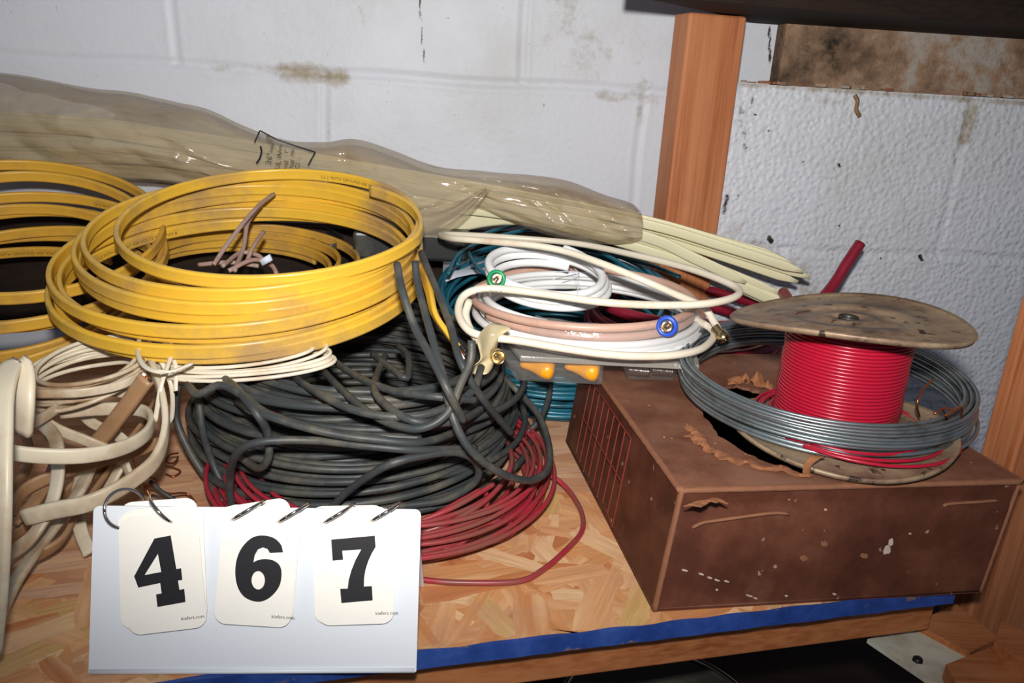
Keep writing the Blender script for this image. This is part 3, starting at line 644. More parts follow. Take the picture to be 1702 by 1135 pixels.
# ------------------------------------------------------------------ yellow coils
NM = prof_flat(.0058, .0130, 26)
def up_of(tx, ty): return (-math.sin(ty), -math.sin(tx), math.cos(tx))
yc = thing('cable_coil', (-.26, .79, .14), 'large dusty yellow flat cable coil on top of the black cable pile', 'cable coil')
d2 = math.radians
keys = [(0, -.278, .785, .157, .176, d2(8.5), 0), (1, -.276, .787, .163, .172, d2(9.6), d2(1)), (2, -.272, .790, .171, .171, d2(9), d2(-.5)), (3, -.277, .787, .178, .171, d2(9.5), 0), (4, -.266, .795, .186, .165, d2(10.2), d2(1)), (5, -.264, .795, .195, .163, d2(10), d2(-.6)), (6, -.262, .80, .203, .160, d2(10.6), d2(.5)), (6.6, -.25, .803, .212, .150, d2(11), d2(1)), (7.66, -.240, .806, .222, .148, d2(11.4), d2(.6)), (7.9, -.245, .806, .222, .112, d2(11.4), d2(.6))]
p = ringpath(7.84, keys, .0085, .0024, 11, ph=1.853, dirn=1, lo=.3, hi=1.6)
mb = MB(); fr = sweep(mb, p, NM, 'yellow', up=up_of(d2(10), 0)); mb.build('sheath', yc)
L = np.r_[0, np.cumsum(np.linalg.norm(np.diff(p, axis=0), axis=1))][-1]
cyc = '12-2 WITH GROUND 600 VOLTS TYPE NM-B'
out_sign = 1 if (fr[1][100]@(p[100]-A3(-.27, .79, p[100][2]))) > 0 else -1
R = random.Random(1)
for k in range(13):
    mb = MB(); text_on_cable(mb, p, fr, .18+k*(L-.5)/13+R.uniform(0, .1), cyc, .0056, .0031, side=out_sign*(1 if k % 2 else -1), flip=-1, vo=-.0005); mb.build('printing', yc, smooth=False)
# free end at the top right and its bare conductors
e = p[-1]; ang = math.atan2(e[1]-.806, e[0]+.24)
# rear inner loops seen through the big coil
y2 = thing('cable_coil', (-.32, .9, .13), 'smaller yellow cable loops seen through the middle of the large yellow coil', 'cable coil')
p2 = ringpath(3.2, [(0, -.335, .915, .125, .112, d2(5), 0), (1.5, -.325, .91, .138, .108, d2(6), 0), (3.2, -.30, .905, .15, .118, d2(7), d2(-3))], .004, .003, 31, ph=.8)
mb = MB(); fr2 = sweep(mb, p2, NM, 'yellow_dull', up=up_of(d2(5), 0)); mb.build('sheath', y2)
# left coil
y3 = thing('cable_coil', (-.56, .83, .1), 'yellow flat cable coil cut off by the left edge of the photo', 'cable coil')
p3 = ringpath(7.3, [(0, -.545, .80, .105, .152, d2(10), 0), (2, -.535, .80, .125, .150, d2(16), d2(2)), (3, -.54, .81, .135, .140, d2(20), d2(-4)), (4.5, -.535, .825, .152, .142, d2(14), d2(-3)), (6, -.53, .84, .172, .136, d2(18), d2(-8)), (7.3, -.53, .85, .19, .13, d2(16), d2(-10))], .009, .005, 23, ph=1.2, lo=.4, hi=1.8)
mb = MB(); fr3 = sweep(mb, p3, NM, 'yellow_dull', up=up_of(d2(14), d2(-3))); mb.build('sheath', y3)
L3 = np.r_[0, np.cumsum(np.linalg.norm(np.diff(p3, axis=0), axis=1))][-1]
for k in range(11):
    mb = MB(); text_on_cable(mb, p3, fr3, .15+k*(L3-.4)/11, cyc, .0056, .0031, side=1 if k % 2 else -1, flip=-1, vo=-.0005); mb.build('printing', y3, smooth=False)
# yellow tail hanging to the right of the coil
y4 = thing('cable_tail', P(730, 520, .15), 'yellow cable end hanging down between the black cords and the coax coils', 'cable')
p4 = smooth_path(pix([(672, 420, .17), (700, 448, .178), (712, 480, .175), (722, 520, .165), (742, 552, .155), (764, 580, .147)]), .004)
mb = MB(); sweep(mb, p4, prof_flat(.0055, .0115), 'yellow', up=(.3, -1, .2)); mb.build('sheath', y4)
for k, mm in ((-1, 'white'), (0, 'copper'), (1, 'blackdark')):
    mb = MB(); T = nrm(p4[-1]-p4[-4]); sd_ = nrm(np.cross(T, A3(0, 1, .3))); a = p4[-1]+sd_*k*.0032
    sweep(mb, smooth_path([a-T*.002, a+T*.004, a+T*.009+sd_*k*.001], .001), prof_round(.0013 if k else .0008, 8), mm); mb.build('conductor', y4)

# ------------------------------------------------------------------ black cable pile
bk = thing('cable_hank', (-.15, .72, 0), 'large tangled pile of black cable under the yellow coil', 'cable pile')
RB = .0033
def keysB(n, seed):
    R = random.Random(seed); out = []
    for i in range(n+1):
        f = i/n; z = .006+.105*f
        Rr = (.166-.02*f)*R.uniform(.83, 1.0)-.008*abs(f-.4)
        out.append((i, -.152+R.uniform(-.012, .012), .748+R.uniform(-.012, .01)-.012*f, z+R.uniform(-.006, .006), Rr, d2(R.uniform(-3, 5)), d2(R.uniform(-4.5, 4.5))))
    return out
for sd, turns, zf in ((101, 30, 1), (151, 27, 1)):
    p = ringpath(turns, keysB(turns, sd), .010, .006, sd, ph=sd, lo=.15, hi=1.9, step=.006); p[:, 2] = np.maximum(p[:, 2], RB+.0005)
    mb = MB(); frb = sweep(mb, p, prof_round(RB, 9), 'black'); mb.build('wound_cable', bk)
    if sd == 101: pB, fB = p, frb
strands = [
 [(345, 592, .105), (362, 618, .115), (392, 645, .125), (425, 685, .12), (445, 720, .10), (446, 760, .08), (430, 778, .065), (400, 760, .06)],
 [(385, 850, .02), (382, 800, .05), (392, 757, .085), (430, 735, .1), (520, 732, .1), (620, 742, .1), (700, 748, .095), (790, 745, .08)],
 [(545, 850, .03), (580, 815, .055), (640, 775, .085), (700, 758, .09), (760, 752, .085), (792, 770, .07), (790, 800, .05), (740, 830, .03), (660, 842, .02)],
 [(690, 435, .215), (694, 470, .2), (712, 540, .175), (735, 620, .15), (752, 690, .125), (780, 745, .1), (830, 785, .075), (880, 798, .055), (910, 780, .05), (912, 740, .05), (895, 690, .06), (860, 650, .07), (830, 620, .09)],
 [(660, 440, .215), (668, 480, .205), (690, 545, .18), (720, 600, .165), (745, 650, .15), (770, 700, .12)],
 [(784, 566, .175), (782, 600, .16), (765, 640, .145), (748, 680, .13), (720, 705, .12), (680, 712, .115), (620, 690, .115), (565, 645, .115), (515, 592, .108)],
 [(545, 592, .108), (592, 625, .12), (655, 650, .125), (730, 660, .13), (790, 665, .12)],
 [(462, 602, .105), (515, 645, .12), (600, 685, .12), (700, 690, .12), (780, 655, .125), (800, 610, .135)],
 [(296, 640, .1), (292, 690, .07), (310, 740, .045), (340, 790, .02), (370, 835, .008)],
 [(330, 650, .1), (336, 710, .07), (350, 760, .04), (372, 810, .015)],
 [(915, 620, .06), (912, 660, .05), (895, 700, .035), (860, 728, .02), (820, 735, .02)],
 [(700, 420, .2), (725, 480, .18), (748, 540, .165), (765, 600, .15), (800, 660, .12), (850, 720, .07)],
 [(620, 590, .11), (650, 612, .118), (676, 628, .118), (678, 592, .115), (662, 575, .108)],
 [(640, 592, .11), (622, 640, .122), (640, 672, .122), (690, 700, .12), (760, 700, .11), (800, 680, .1)],
 [(310, 640, .12), (330, 655, .12), (365, 640, .128), (400, 655, .125), (450, 690, .115), (560, 720, .105), (700, 728, .1)]]
for s in strands:
    mb = MB(); sweep(mb, smooth_path(pix(s), .004), prof_round(.0032, 10), 'black'); mb.build('loose_strand', bk)
# white print on one front turn
mb = MB(); best = None
pm = smooth_path(pix([(395, 668, .10), (425, 684, .117), (500, 708, .114), (560, 722, .110), (620, 730, .107), (700, 735, .10), (760, 715, .088), (800, 680, .07)]), .004); mb2 = MB(); frm = sweep(mb2, pm, prof_round(.0032, 10), 'black', up=(0, -.5, 1)); mb2.build('loose_strand', bk)
text_on_cable(mb, pm, frm, .05, 'RU DAX48  300V', .0034, .00335, side=(1 if frm[1][5]@(CP-pm[5]) > 0 else -1), flip=(1 if pm[-1][0] > pm[0][0] else -1), mat='inkblk'); mb.build('printing', bk, smooth=False)

# ------------------------------------------------------------------ red wire hank on the board
rd = thing('wire_coil', (-.11, .66, 0), 'dusty red wire coil on the board beneath the black cable pile', 'wire coil')
R = random.Random(77); kk = [(i, -.112+R.uniform(-.01, .01), .672+R.uniform(-.012, .012), .006+.026*i/16+R.uniform(-.002, .003), .150*R.uniform(.84, 1.03), 0, d2(R.uniform(-1.5, 1.5))) for i in range(17)]
p = ringpath(16, kk, .008, .003, 55, ph=.5, lo=.25, hi=2.2, step=.005); p[:, 2] = np.maximum(p[:, 2], .0026)
mb = MB(); sweep(mb, p, prof_round(.0021, 8), 'red'); mb.build('wound_wire', rd)
for s in ([(690, 962, .003), (760, 968, .003), (860, 966, .003), (905, 945, .003), (950, 905, .003), (968, 880, .003), (966, 850, .004), (945, 815, .006), (918, 792, .012), (890, 790, .02)],
          [(690, 905, .012), (740, 912, .01), (790, 905, .008), (835, 895, .008), (856, 880, .01), (845, 868, .014), (815, 868, .018), (780, 878, .02)],
          [(690, 928, .006), (730, 926, .006), (770, 900, .012), (800, 865, .02), (810, 830, .028), (800, 815, .03), (770, 830, .028), (690, 875, .02)],
          [(690, 890, .02), (760, 862, .03), (820, 820, .034), (850, 770, .036), (840, 720, .03)],
          [(690, 870, .028), (760, 840, .036), (820, 805, .038)],
          [(380, 830, .012), (420, 812, .02), (460, 822, .02), (480, 850, .012)],
          [(905, 790, .02), (912, 760, .024), (905, 735, .026), (870, 720, .026), (830, 722, .024)]):
    mb = MB(); sweep(mb, smooth_path(pix(s), .003), prof_round(.0023, 10), 'red'); mb.build('loose_loop', rd)

# ------------------------------------------------------------------ teal coil behind
te = thing('wire_coil', (.05, .97, 0), 'teal blue wire coil standing behind the white coax coils', 'wire coil')
R = random.Random(9); kk = [(i, .055+R.uniform(-.01, .01), .965+R.uniform(-.01, .01)-.02*i/24, .008+.12*i/24, .15*R.uniform(.88, 1.0), d2(2+12*i/24), d2(R.uniform(-2, 2))) for i in range(25)]
p = ringpath(24, kk, .006, .003, 65, ph=.5, lo=.25, hi=2.2, step=.006); p[:, 2] = np.maximum(p[:, 2], .004)
mb = MB(); sweep(mb, p, prof_round(.0028, 8), 'teal'); mb.build('wound_wire', te)
for s in ([(765, 400, .17), (762, 365, .18), (778, 345, .185), (830, 338, .185), (850, 342, .185)], [(760, 440, .15), (780, 400, .165), (850, 375, .17), (900, 366, .17)],
          [(768, 395, .16), (790, 440, .155), (830, 470, .15)], [(900, 408, .17), (960, 404, .17), (1010, 425, .165), (1060, 455, .16)], [(745, 455, .15), (765, 420, .16), (820, 395, .165), (900, 378, .17), (960, 380, .165)], [(1000, 420, .16), (1080, 440, .155), (1130, 460, .15)]):
    mb = MB(); sweep(mb, smooth_path(pix(s), .004), prof_round(.0026, 8), 'teal'); mb.build('loose_loop', te)
# cut stack of straight teal wires low between box and pile
for k in range(6):
    y0 = 640+k*8; z = .05-k*.007
    mb = MB(); sweep(mb, smooth_path(pix([(815, y0-4, z), (880, y0+1, z), (945, y0, z), (990, y0-4, z)]), .005), prof_round(.0032, 8), 'teal'); mb.build('lower_turn', te)

# ------------------------------------------------------------------ blister packs
def pack(name, quad, zt, body, label, tilt=0):
    t = thing(name, P(*quad[3], zt), label, 'package')
    q = [P(x, y, zt) for x, y in quad]; return t, q
q = [P(865, 592, .128), P(1163, 607, .128), P(1150, 545, .131), P(822, 538, .131)]
bp1 = thing('blister_pack', q[0], 'clear blister card holding orange wire nuts, under the coax coils', 'package')
mb = MB(); hexa(mb, [x-EZ*.0052 for x in q]+[x+EZ*.0003 for x in q], 'clearcard'); bevel(mb.build('card', bp1), .0012)
q2 = [P(842, 600, .1225), P(1004, 604, .1225), P(998, 572, .1225), P(826, 574, .1225)]; q3 = [P(858, 634, .1005), P(1003, 641, .1005), P(1000, 615, .1005), P(840, 612, .1005)]
mb = MB(); hexa(mb, q3+q2, 'clear'); bevel(mb.build('blister', bp1), .003, 3)
for nx, ny in ((893, 614), (968, 617)):
    o = thing('wire_nut', P(nx, ny, .112), 'orange wire nut in the blister pack, ' + ('nearer the brass coax end' if nx < 900 else 'nearer the box corner'), 'wire nut', 'orange wire nuts')
    c = P(nx, ny, .1125)+A3(0, .006, 0); ax = nrm(A3(1, -.25, -.06))
    mb = MB(); pr_ = [(0, -.014), (.0025, -.014), (.0036, -.011), (.0042, -.006), (.0058, -.001), (.0080, .004), (.0088, .008), (.0084, .0115), (.006, .0138), (0, .0145)]
    lathe(mb, [(r*1.08, h*1.15) for r, h in pr_], 'orange', c, ax, 24)
    V0 = mb.v[0]
    b_ = mb.build('body', o)
bp2 = thing('blister_pack', P(1080, 615, .11), 'small clear blister pack of threaded metal connectors on the box corner', 'package')
qa = [P(1032, 606, .1225), P(1128, 608, .1225), P(1124, 590, .1225), P(1030, 588, .1225)]; qb = [P(1044, 632, .1005), P(1120, 634, .1005), P(1118, 612, .1005), P(1042, 610, .1005)]
mb = MB(); hexa(mb, qb+qa, 'clear'); bevel(mb.build('blister', bp2), .002, 2)
for nx, lab in ((1062, 'ribbed metal connector at the left inside the small blister pack'), (1102, 'ribbed metal connector at the right inside the small blister pack')):
    c = P(nx, 619, .111)+A3(0, .005, 0); pr_ = [(0, -.009)]; r = .0045
    for k in range(9): h = -.009+k*.0022; pr_ += [(r, h), (r, h+.001), (r*.82, h+.0014), (r*.82, h+.0019)]
    pr_ += [(0, .0112)]; mb = MB(); lathe(mb, pr_, 'chrome', c, nrm(A3(1, -.1, 0)), 18); tag(mb.build('metal_connector'), lab, 'connector', 'connectors in the small blister pack')

# ------------------------------------------------------------------ coax coils
RC = .0035
def coil(name, loc, label, keys, turns, r, mat, jr, jz, seed, ph=0, cat='cable coil', lo=.2, hi=1.4):
    o = thing(name, loc, label, cat); p = ringpath(turns, keys, jr, jz, seed, ph=ph, lo=lo, hi=hi)
    mb = MB(); sweep(mb, p, prof_round(r, 12), mat); mb.build('sheath', o); return o, p
wc, pw = coil('cable_coil', (.07, .79, .13), 'wide white coax coil in shrink film with a blue ringed connector', [(0, .076, .792, .137, .112, d2(.7), 0), (1, .076, .794, .1385, .116, d2(.7), 0), (2, .078, .794, .1395, .104, d2(.7), d2(.5)), (3, .076, .792, .1445, .112, d2(.7), 0), (4, .074, .79, .151, .108, d2(.7), 0), (5, .074, .79, .153, .100, d2(.5), 0), (6, .074, .79, .158, .106, d2(.5), 0)], 6, .0037, 'white', .0012, .0006, 81, ph=-2)
# shrink film hugging the right half of the coil
mb = MB(); V = []; na, nb = 40, 10
for i in range(na):
    a = -2.1+2.9*i/(na-1)
    for j in range(nb):
        t = -1.5+3.9*j/(nb-1); rr = .0078+.0011*math.sin(a*31+j)+.0008*math.sin(a*57+j*2.2); Rr = .110+.0095*math.cos(t)+.0006*math.sin(a*40)
        V.append(A3(.076+Rr*math.cos(a), .793+Rr*math.sin(a), .1475+.0155*math.sin(t)+.0006*math.sin(a*23+j)))
mb.add(V, [(i*nb+j, (i+1)*nb+j, (i+1)*nb+j+1, i*nb+j+1) for i in range(na-1) for j in range(nb-1)], 'wrap'); mb.build('shrink_film', wc)
def fconn(parent, c, ax, ring=None, s=1., body='chrome'):
    ax = nrm(A3(*ax)); mb = MB(); lathe(mb, [(.0035*s, -.012*s), (.0042*s, -.012*s), (.0042*s, -.004*s), (.0056*s, -.004*s), (.0056*s, .004*s), (.005*s, .0045*s), (.0044*s, .0042*s), (.0042*s, -.001*s), (0, -.001*s)], body, c, ax, 24); mb.build('connector', parent)
    mb = MB(); lathe(mb, [(.0007*s, -.001*s), (.0006*s, .0055*s), (0, .006*s)], 'brass', c, ax, 8); mb.build('centre_pin', parent)
    if ring:
        mb = MB(); lathe(mb, [(.0058*s, -.002*s), (.0088*s, -.0018*s), (.0094*s, .0005*s), (.0088*s, .003*s), (.0062*s, .003*s), (.0058*s, .002*s)], ring, c, ax, 28, True); mb.build('ring_cap', parent)
    mb = MB()
    for k in range(6):
        if k % 2: continue
cB = P(1109, 542, .162); fconn(wc, cB, (-.35, -1, .15), 'blue', 1.05)
sc_, psm = coil('cable_coil', (.03, .79, .17), 'small white coax coil held by a white twist tie', [(0, .036, .80, .166, .058, d2(9), d2(-3)), (1, .034, .80, .172, .061, d2(10), d2(-4)), (2, .031, .795, .180, .060, d2(10), d2(-5)), (3, .029, .79, .188, .058, d2(11), d2(-6))], 3, .0042, 'white', .0012, .0005, 91, ph=1.2)
for s in ([(958, 492, .176), (962, 472, .185), (962, 455, .192), (955, 447, .195)], [(962, 455, .196), (946, 458, .198), (920, 464, .2)], [(962, 458, .197), (950, 452, .199), (922, 452, .2)], [(962, 460, .197), (948, 466, .197), (932, 470, .198)]):
    mb = MB(); sweep(mb, smooth_path(pix(s), .002), prof_flat(.0006, .0024, 8, 0), 'paper', up=(0, -1, .5)); mb.build('twist_tie', sc_)
pc, pp_ = coil('cable_coil', (.07, .79, .15), 'faded pink coax coil with a green ringed connector, between white coils', [(0, .068, .79, .150, .109, d2(0), d2(0)), (1, .070, .788, .157, .112, d2(-1), d2(1)), (2, .078, .792, .164, .107, d2(1), d2(2)), (2.6, .09, .80, .17, .095, d2(4), d2(3))], 1.85, .0040, 'pink', .002, .0008, 71, ph=-2.6)
cG = P(825, 464, .182); fconn(pc, cG, (.15, -1, .45), 'green', 1.0)
mb = MB(); sweep(mb, smooth_path([cG+A3(-.001, .01, -.004), cG+A3(-.004, .02, -.01), P(790, 480, .168)], .003), prof_round(.0035, 10), 'pink'); mb.build('lead', pc)
# loose cream coax
cc = thing('coax_cable', P(780, 500, .17), 'loose cream coax cable looped around the white coils, brass ends', 'cable')
cl = pix([(1196, 552, .15), (1186, 534, .156), (1168, 510, .166), (1120, 488, .178), (1060, 462, .19), (1000, 438, .198), (940, 418, .202), (880, 407, .204), (800, 400, .202), (750, 396, .198), (732, 391, .19), (760, 390, .186), (850, 395, .182), (960, 405, .182), (1060, 425, .184), (1140, 445, .186), (1200, 466, .187), (1228, 482, .186), (1218, 495, .184), (1170, 505, .182), (1090, 507, .18), (1000, 502, .18), (900, 488, .18), (830, 480, .18), (790, 482, .178), (768, 495, .172), (762, 520, .163), (775, 545, .156), (800, 558, .152), (860, 566, .148), (930, 578, .146), (1000, 588, .144), (1060, 592, .143), (1120, 590, .143), (1165, 580, .143), (1186, 560, .144), (1180, 545, .146), (1150, 528, .15)])
p = smooth_path(cl, .004); mb = MB(); sweep(mb, p, prof_round(.0036, 14), 'cream'); mb.build('sheath', cc)
mb = MB(); p = smooth_path(pix([(780, 500, .17), (774, 524, .16), (784, 552, .15), (806, 576, .144), (822, 590, .141)]), .004); sweep(mb, p, prof_round(.0036, 12), 'cream'); mb.build('sheath', cc)
fconn(cc, P(826, 592, .141), (.35, -1, .1), None, 1.15, 'brass')
fconn(cc, P(1201, 559, .148), (.55, -.6, -.55), None, 1.0, 'brass')
pe = smooth_path(pix([(1168, 510, .164), (1182, 530, .158), (1196, 552, .151)]), .003)
mb = MB(); V, F = [], []
ptxt = smooth_path(pix([(790, 482, .1785), (830, 480, .18), (900, 488, .18)]), .004); m2 = MB(); ft = sweep(m2, ptxt, prof_round(.0036, 10), 'cream', up=(0, -.6, 1))
text_on_cable(mb, ptxt, ft, .0, 'HOSOHTRON 75', .0034, .0037, side=(1 if ft[1][5]@(CP-ptxt[5]) > 0 else -1), flip=1, mat='inkgrey'); mb.build('printing', cc, smooth=False)
# piece of aged tape around the coax
tp = thing('tape_scrap', P(815, 570, .15), 'crumpled piece of old masking tape stuck round the cream coax', 'tape')
mb = MB(); rows = [[(792, 560), (812, 536), (830, 536), (852, 545)], [(796, 576), (812, 556), (828, 556), (842, 552)], [(800, 590), (812, 574), (822, 572), (832, 562)], [(800, 602), (812, 592), (820, 590), (826, 574)], [(778, 612), (796, 606), (812, 606), (822, 600)], [(776, 624), (794, 620), (810, 624), (820, 612)]]
V = []
for i, r_ in enumerate(rows):
    for j, (x, y) in enumerate(r_): V.append(P(x, y, .160-.006*i+.002*math.sin(i*2+j*2.3)))
mb.add(V, [(i*4+j, (i+1)*4+j, (i+1)*4+j+1, i*4+j+1) for i in range(5) for j in range(3)], 'tape'); o = mb.build('tape', tp)
x_ = o.modifiers.new('s', 'SUBSURF'); x_.levels = x_.render_levels = 2; x_ = o.modifiers.new('t', 'SOLIDIFY'); x_.thickness = .0006
# ------------------------------------------------------------------ galvanised wire coil round the spool
gz = thing('wire_coil', (.277, .676, .105), 'grey galvanised wire coil lying around the red wire spool', 'wire coil')
R = random.Random(15); kk = [(i, .278+R.uniform(-.002, .002), .677+R.uniform(-.002, .002), .1125+.028*(i % 9)/9+.0008*i/26, .1235-.0042*(i//9)+R.uniform(-.0016, .0016), d2(2.6), d2(0.6+R.uniform(-.4, .4))) for i in range(27)]
p = ringpath(26, kk, .0018, .0009, 35, ph=2.4, lo=.2, hi=1.2, step=.006); mb = MB(); sweep(mb, p, prof_round(.0017, 7), 'zinc'); mb.build('wound_wire', gz)
for s in ([(1572, 690, .15), (1598, 676, .145), (1594, 700, .128), (1584, 716, .118), (1572, 714, .116)], [(1528, 692, .125), (1524, 672, .14), (1534, 648, .15), (1552, 630, .158)], [(1566, 678, .148), (1574, 700, .13), (1568, 722, .112), (1578, 712, .116)], [(1553, 688, .146), (1570, 678, .15), (1590, 684, .148)]):
    mb = MB(); sweep(mb, smooth_path(pix(s), .002), prof_round(.0010, 8), 'copper'); mb.build('copper_tie', gz)
# ------------------------------------------------------------------ spool
sp = thing('wire_spool', (.262, .612, .1), 'rusty metal spool wound with bright red wire on the brown box', 'spool')
cx, cy = .269, .613
def flange(c, R_, tiltx, tilty, warp, seed, hub=True):
    mb = MB(); n = 96; prof = [(.0075, 0), (.012, .0003), (.0125, .0014), (.022, .0012), (.023, 0), (.04, 0), (.041, .001), (.055, .001), (.0565, 0), (R_-.006, 0), (R_-.003, .0006), (R_, .0022), (R_+.0012, .0008), (R_, -.0024), (R_-.003, -.0016), (R_-.006, -.0014), (.0075, -.0014)]
    V = []; k = len(prof)
    for i in range(n):
        t = 2*PI*i/n
        for r, h in prof:
            q = r/R_; x, y = r*math.cos(t), r*math.sin(t); V.append(A3(c[0]+x, c[1]+y, c[2]+h+x*math.sin(tilty)+y*math.sin(tiltx)+warp(q, t)))
    F = [(i*k+j, ((i+1) % n)*k+j, ((i+1) % n)*k+(j+1) % k, i*k+(j+1) % k) for i in range(n) for j in range(k)]
    mb.add(V, F, 'rust'); return mb
mb = flange((cx-.004, cy-.001, .2005), .089, d2(-5), d2(3.2), lambda q, t: .005*q*q*math.cos(2*(t-.95)), 1); mb.build('top_flange', sp)
mb = flange((cx+.006, cy, .1055), .088, d2(-1.5), d2(4), lambda q, t: .005*q*q*math.cos(2*(t-.1)), 2); lo_ = mb.build('bottom_flange', sp)
t = np.linspace(0, 30*2*PI, 30*72); pz = .110+.086*t/t[-1]; pr_ = .0468+.0003*np.sin(t*.13)
p = np.stack([cx+pr_*np.cos(t), cy+pr_*np.sin(t), pz], 1); mb = MB(); sweep(mb, p, prof_round(.00152, 8), 'redwire', up=(0, 0, 1)); mb.build('wound_wire', sp)
mb = MB(); lathe(mb, [(0, .108), (.0455, .108), (.0455, .196), (0, .196)], 'redthick', (cx, cy, 0), n=48); mb.build('core', sp)
mb = MB(); lathe(mb, [(.0055, .1995), (.0075, .2005), (.0078, .2025), (.0065, .203), (.0052, .201), (.0052, .190), (0, .190)], 'darksteel', (cx-.004, cy-.001, 0), n=28); mb.build('hub', sp)
kk = [(i, cx+.008+.002*i, cy+.008-.003*i*.5, .1125-.0006*i, .056+.006*i, 0, 0) for i in range(5)]
p = ringpath(4, kk, .003, .0008, 19, ph=.2, step=.004); mb = MB(); sweep(mb, p, prof_round(.0014, 8), 'redwire'); mb.build('slack_turns', sp)
mb = MB(); sweep(mb, smooth_path(pix([(1502, 740, .104), (1500, 755, .102), (1488, 764, .1015), (1468, 768, .1015)]), .002), prof_round(.0013, 8), 'redwire'); mb.build('wire_end', sp)
for s in ([(1470, 768, .1015), (1455, 771, .101), (1440, 774, .1005)], [(1470, 767, .1015), (1456, 768, .1015), (1442, 768, .101)]):
    mb = MB(); sweep(mb, smooth_path(pix(s), .001), prof_round(.0007, 6), 'darksteel'); mb.build('bare_strand', sp)
# ------------------------------------------------------------------ dark red thick cables behind
rc = thing('cable_stub', P(1355, 510, .13), 'dark red thick cable end leaning up against the right wall', 'cable')
mb = MB(); p = smooth_path([PY(1300, 560, .93), PY(1352, 512, .945), PY(1386, 472, .965), PY(1406, 440, .975), PY(1430, 404, .985)], .004); sweep(mb, p, prof_round(.0068, 14), 'redthick'); mb.build('sheath', rc)
T = nrm(p[-1]-p[-3]); mb = MB(); lathe(mb, [(.0045, -.001), (.0045, .0006), (0, .0006)], 'insul', p[-1], T, 16); mb.build('cut_end', rc)
rc2 = thing('cable_coil', (.2, .95, .05), 'dark red thick cable loops in the shade behind the box', 'cable coil')
p = ringpath(5, [(0, .22, .97, .03, .12, 0, 0), (5, .21, .96, .13, .115, d2(5), d2(3))], .006, .004, 47, ph=0); mb = MB(); sweep(mb, p, prof_round(.0068, 10), 'redthick'); mb.build('sheath', rc2)

# ------------------------------------------------------------------ aged white cables at the left
NW_ = prof_flat(.0056, .0125, 16)
def loose(name, pts, prof, mat, label, cat='cable', up=(0, 0, 1), grp=None, step=.004):
    mb = MB(); p = smooth_path(pix(pts), step); sweep(mb, p, prof, mat, up=up); return tag(mb.build(name), label, cat, grp)
wl_ = thing('cable_coil', P(120, 820, .03), 'tangled coil of aged white flat cable left of the number sign', 'cable coil')
paths = [
 ([(-14, 1080, .03), (-4, 980, .075), (2, 860, .12), (3, 740, .155), (6, 650, .175), (22, 604, .18), (38, 612, .178), (42, 660, .165), (38, 720, .14)], 'nmwhite', (1, -.3, 0), 1.25),
 ([(-30, 742, .115), (20, 752, .11), (80, 758, .105), (150, 756, .1), (210, 742, .095), (246, 718, .092), (250, 692, .09), (225, 680, .09), (160, 680, .09), (100, 685, .09)], 'nmwhite', (0, 0, 1), 1.1),
 ([(40, 860, .06), (90, 848, .065), (150, 835, .07), (210, 805, .075), (258, 765, .082), (275, 715, .095), (270, 660, .11), (250, 600, .125)], 'nmwhite', (0, 0, 1), 1.25),
 ([(8, 925, .03), (50, 895, .045), (82, 845, .06), (96, 790, .075), (92, 730, .085), (66, 700, .085)], 'nmwhite', (1, 0, .4), 1.0),
 ([(-10, 1040, .012), (20, 975, .018), (60, 915, .025), (105, 855, .035), (140, 800, .045), (155, 750, .055)], 'nmwhite', (1, .2, .5), 1.2),
 ([(150, 920, .008), (134, 880, .02), (128, 830, .035), (140, 775, .05), (165, 720, .06)], 'nmwhite', (1, .2, .3), 1.0),
 ([(20, 850, .05), (40, 815, .055), (90, 790, .06), (150, 770, .06), (220, 752, .06), (262, 735, .06)], 'nmbrown', (0, 0, 1), 1.0),
 ([(0, 960, .015), (50, 930, .02), (100, 900, .025), (125, 860, .03), (175, 790, .035), (215, 740, .04)], 'nmbrown', (.5, 0, 1), 1.0),
 ([(60, 690, .09), (100, 715, .08), (150, 735, .07), (200, 760, .055), (220, 800, .04)], 'nmwhite', (.2, 0, 1), .9),
 ([(18, 715, .1), (60, 700, .1), (110, 670, .1), (160, 650, .1), (220, 655, .1)], 'nmwhite', (0, 0, 1), .85),
 ([(18, 655, .12), (80, 654, .12), (140, 652, .12), (200, 640, .12), (240, 620, .12)], 'nmwhite', (0, 0, 1), .7),
 ([(55, 640, .09), (75, 700, .075), (95, 760, .06), (60, 830, .045), (20, 870, .04)], 'nmbrown', (1, 0, 0), 1.0),
 ([(10, 900, .02), (60, 860, .03), (120, 810, .035), (180, 770, .04), (240, 700, .05), (262, 640, .06)], 'nmbrown', (.3, 0, 1), 1.0),
 ([(-20, 840, .045), (30, 800, .05), (50, 760, .055), (30, 700, .07), (-20, 680, .08)], 'nmbrown', (.3, 0, 1), 1.2),
 ([(120, 660, .08), (150, 700, .07), (190, 720, .06), (210, 750, .05), (170, 830, .02)], 'nmwhite', (1, 0, .4), .9)]
for pts, mt, up, k in paths:
    mb = MB(); sweep(mb, smooth_path(pix(pts), .004), NW_*k*.82, mt, up=up); mb.build('cable_loop', wl_)
be = thing('cable_stub', P(200, 690, .09), 'browned flat cable end with its conductors showing, pointing up among white cables', 'cable')
pb = smooth_path(pix([(120, 780, .045), (160, 738, .065), (195, 695, .09), (225, 655, .112), (244, 628, .127)]), .004)
mb = MB(); fb = sweep(mb, pb, prof_flat(.0075, .0135, 16), 'nmbrown', up=(1, -.3, .1)); mb.build('sheath', be)
for k in (-1, 0, 1):
    mb = MB(); a = pb[-1]+fb[2][-1]*k*.0036; sweep(mb, np.array([a-fb[0][-1]*.002, a, a+fb[0][-1]*.0012]), prof_round(.0016, 10), ('white', 'copper', 'blackdark')[k+1]); mb.build('conductor', be)
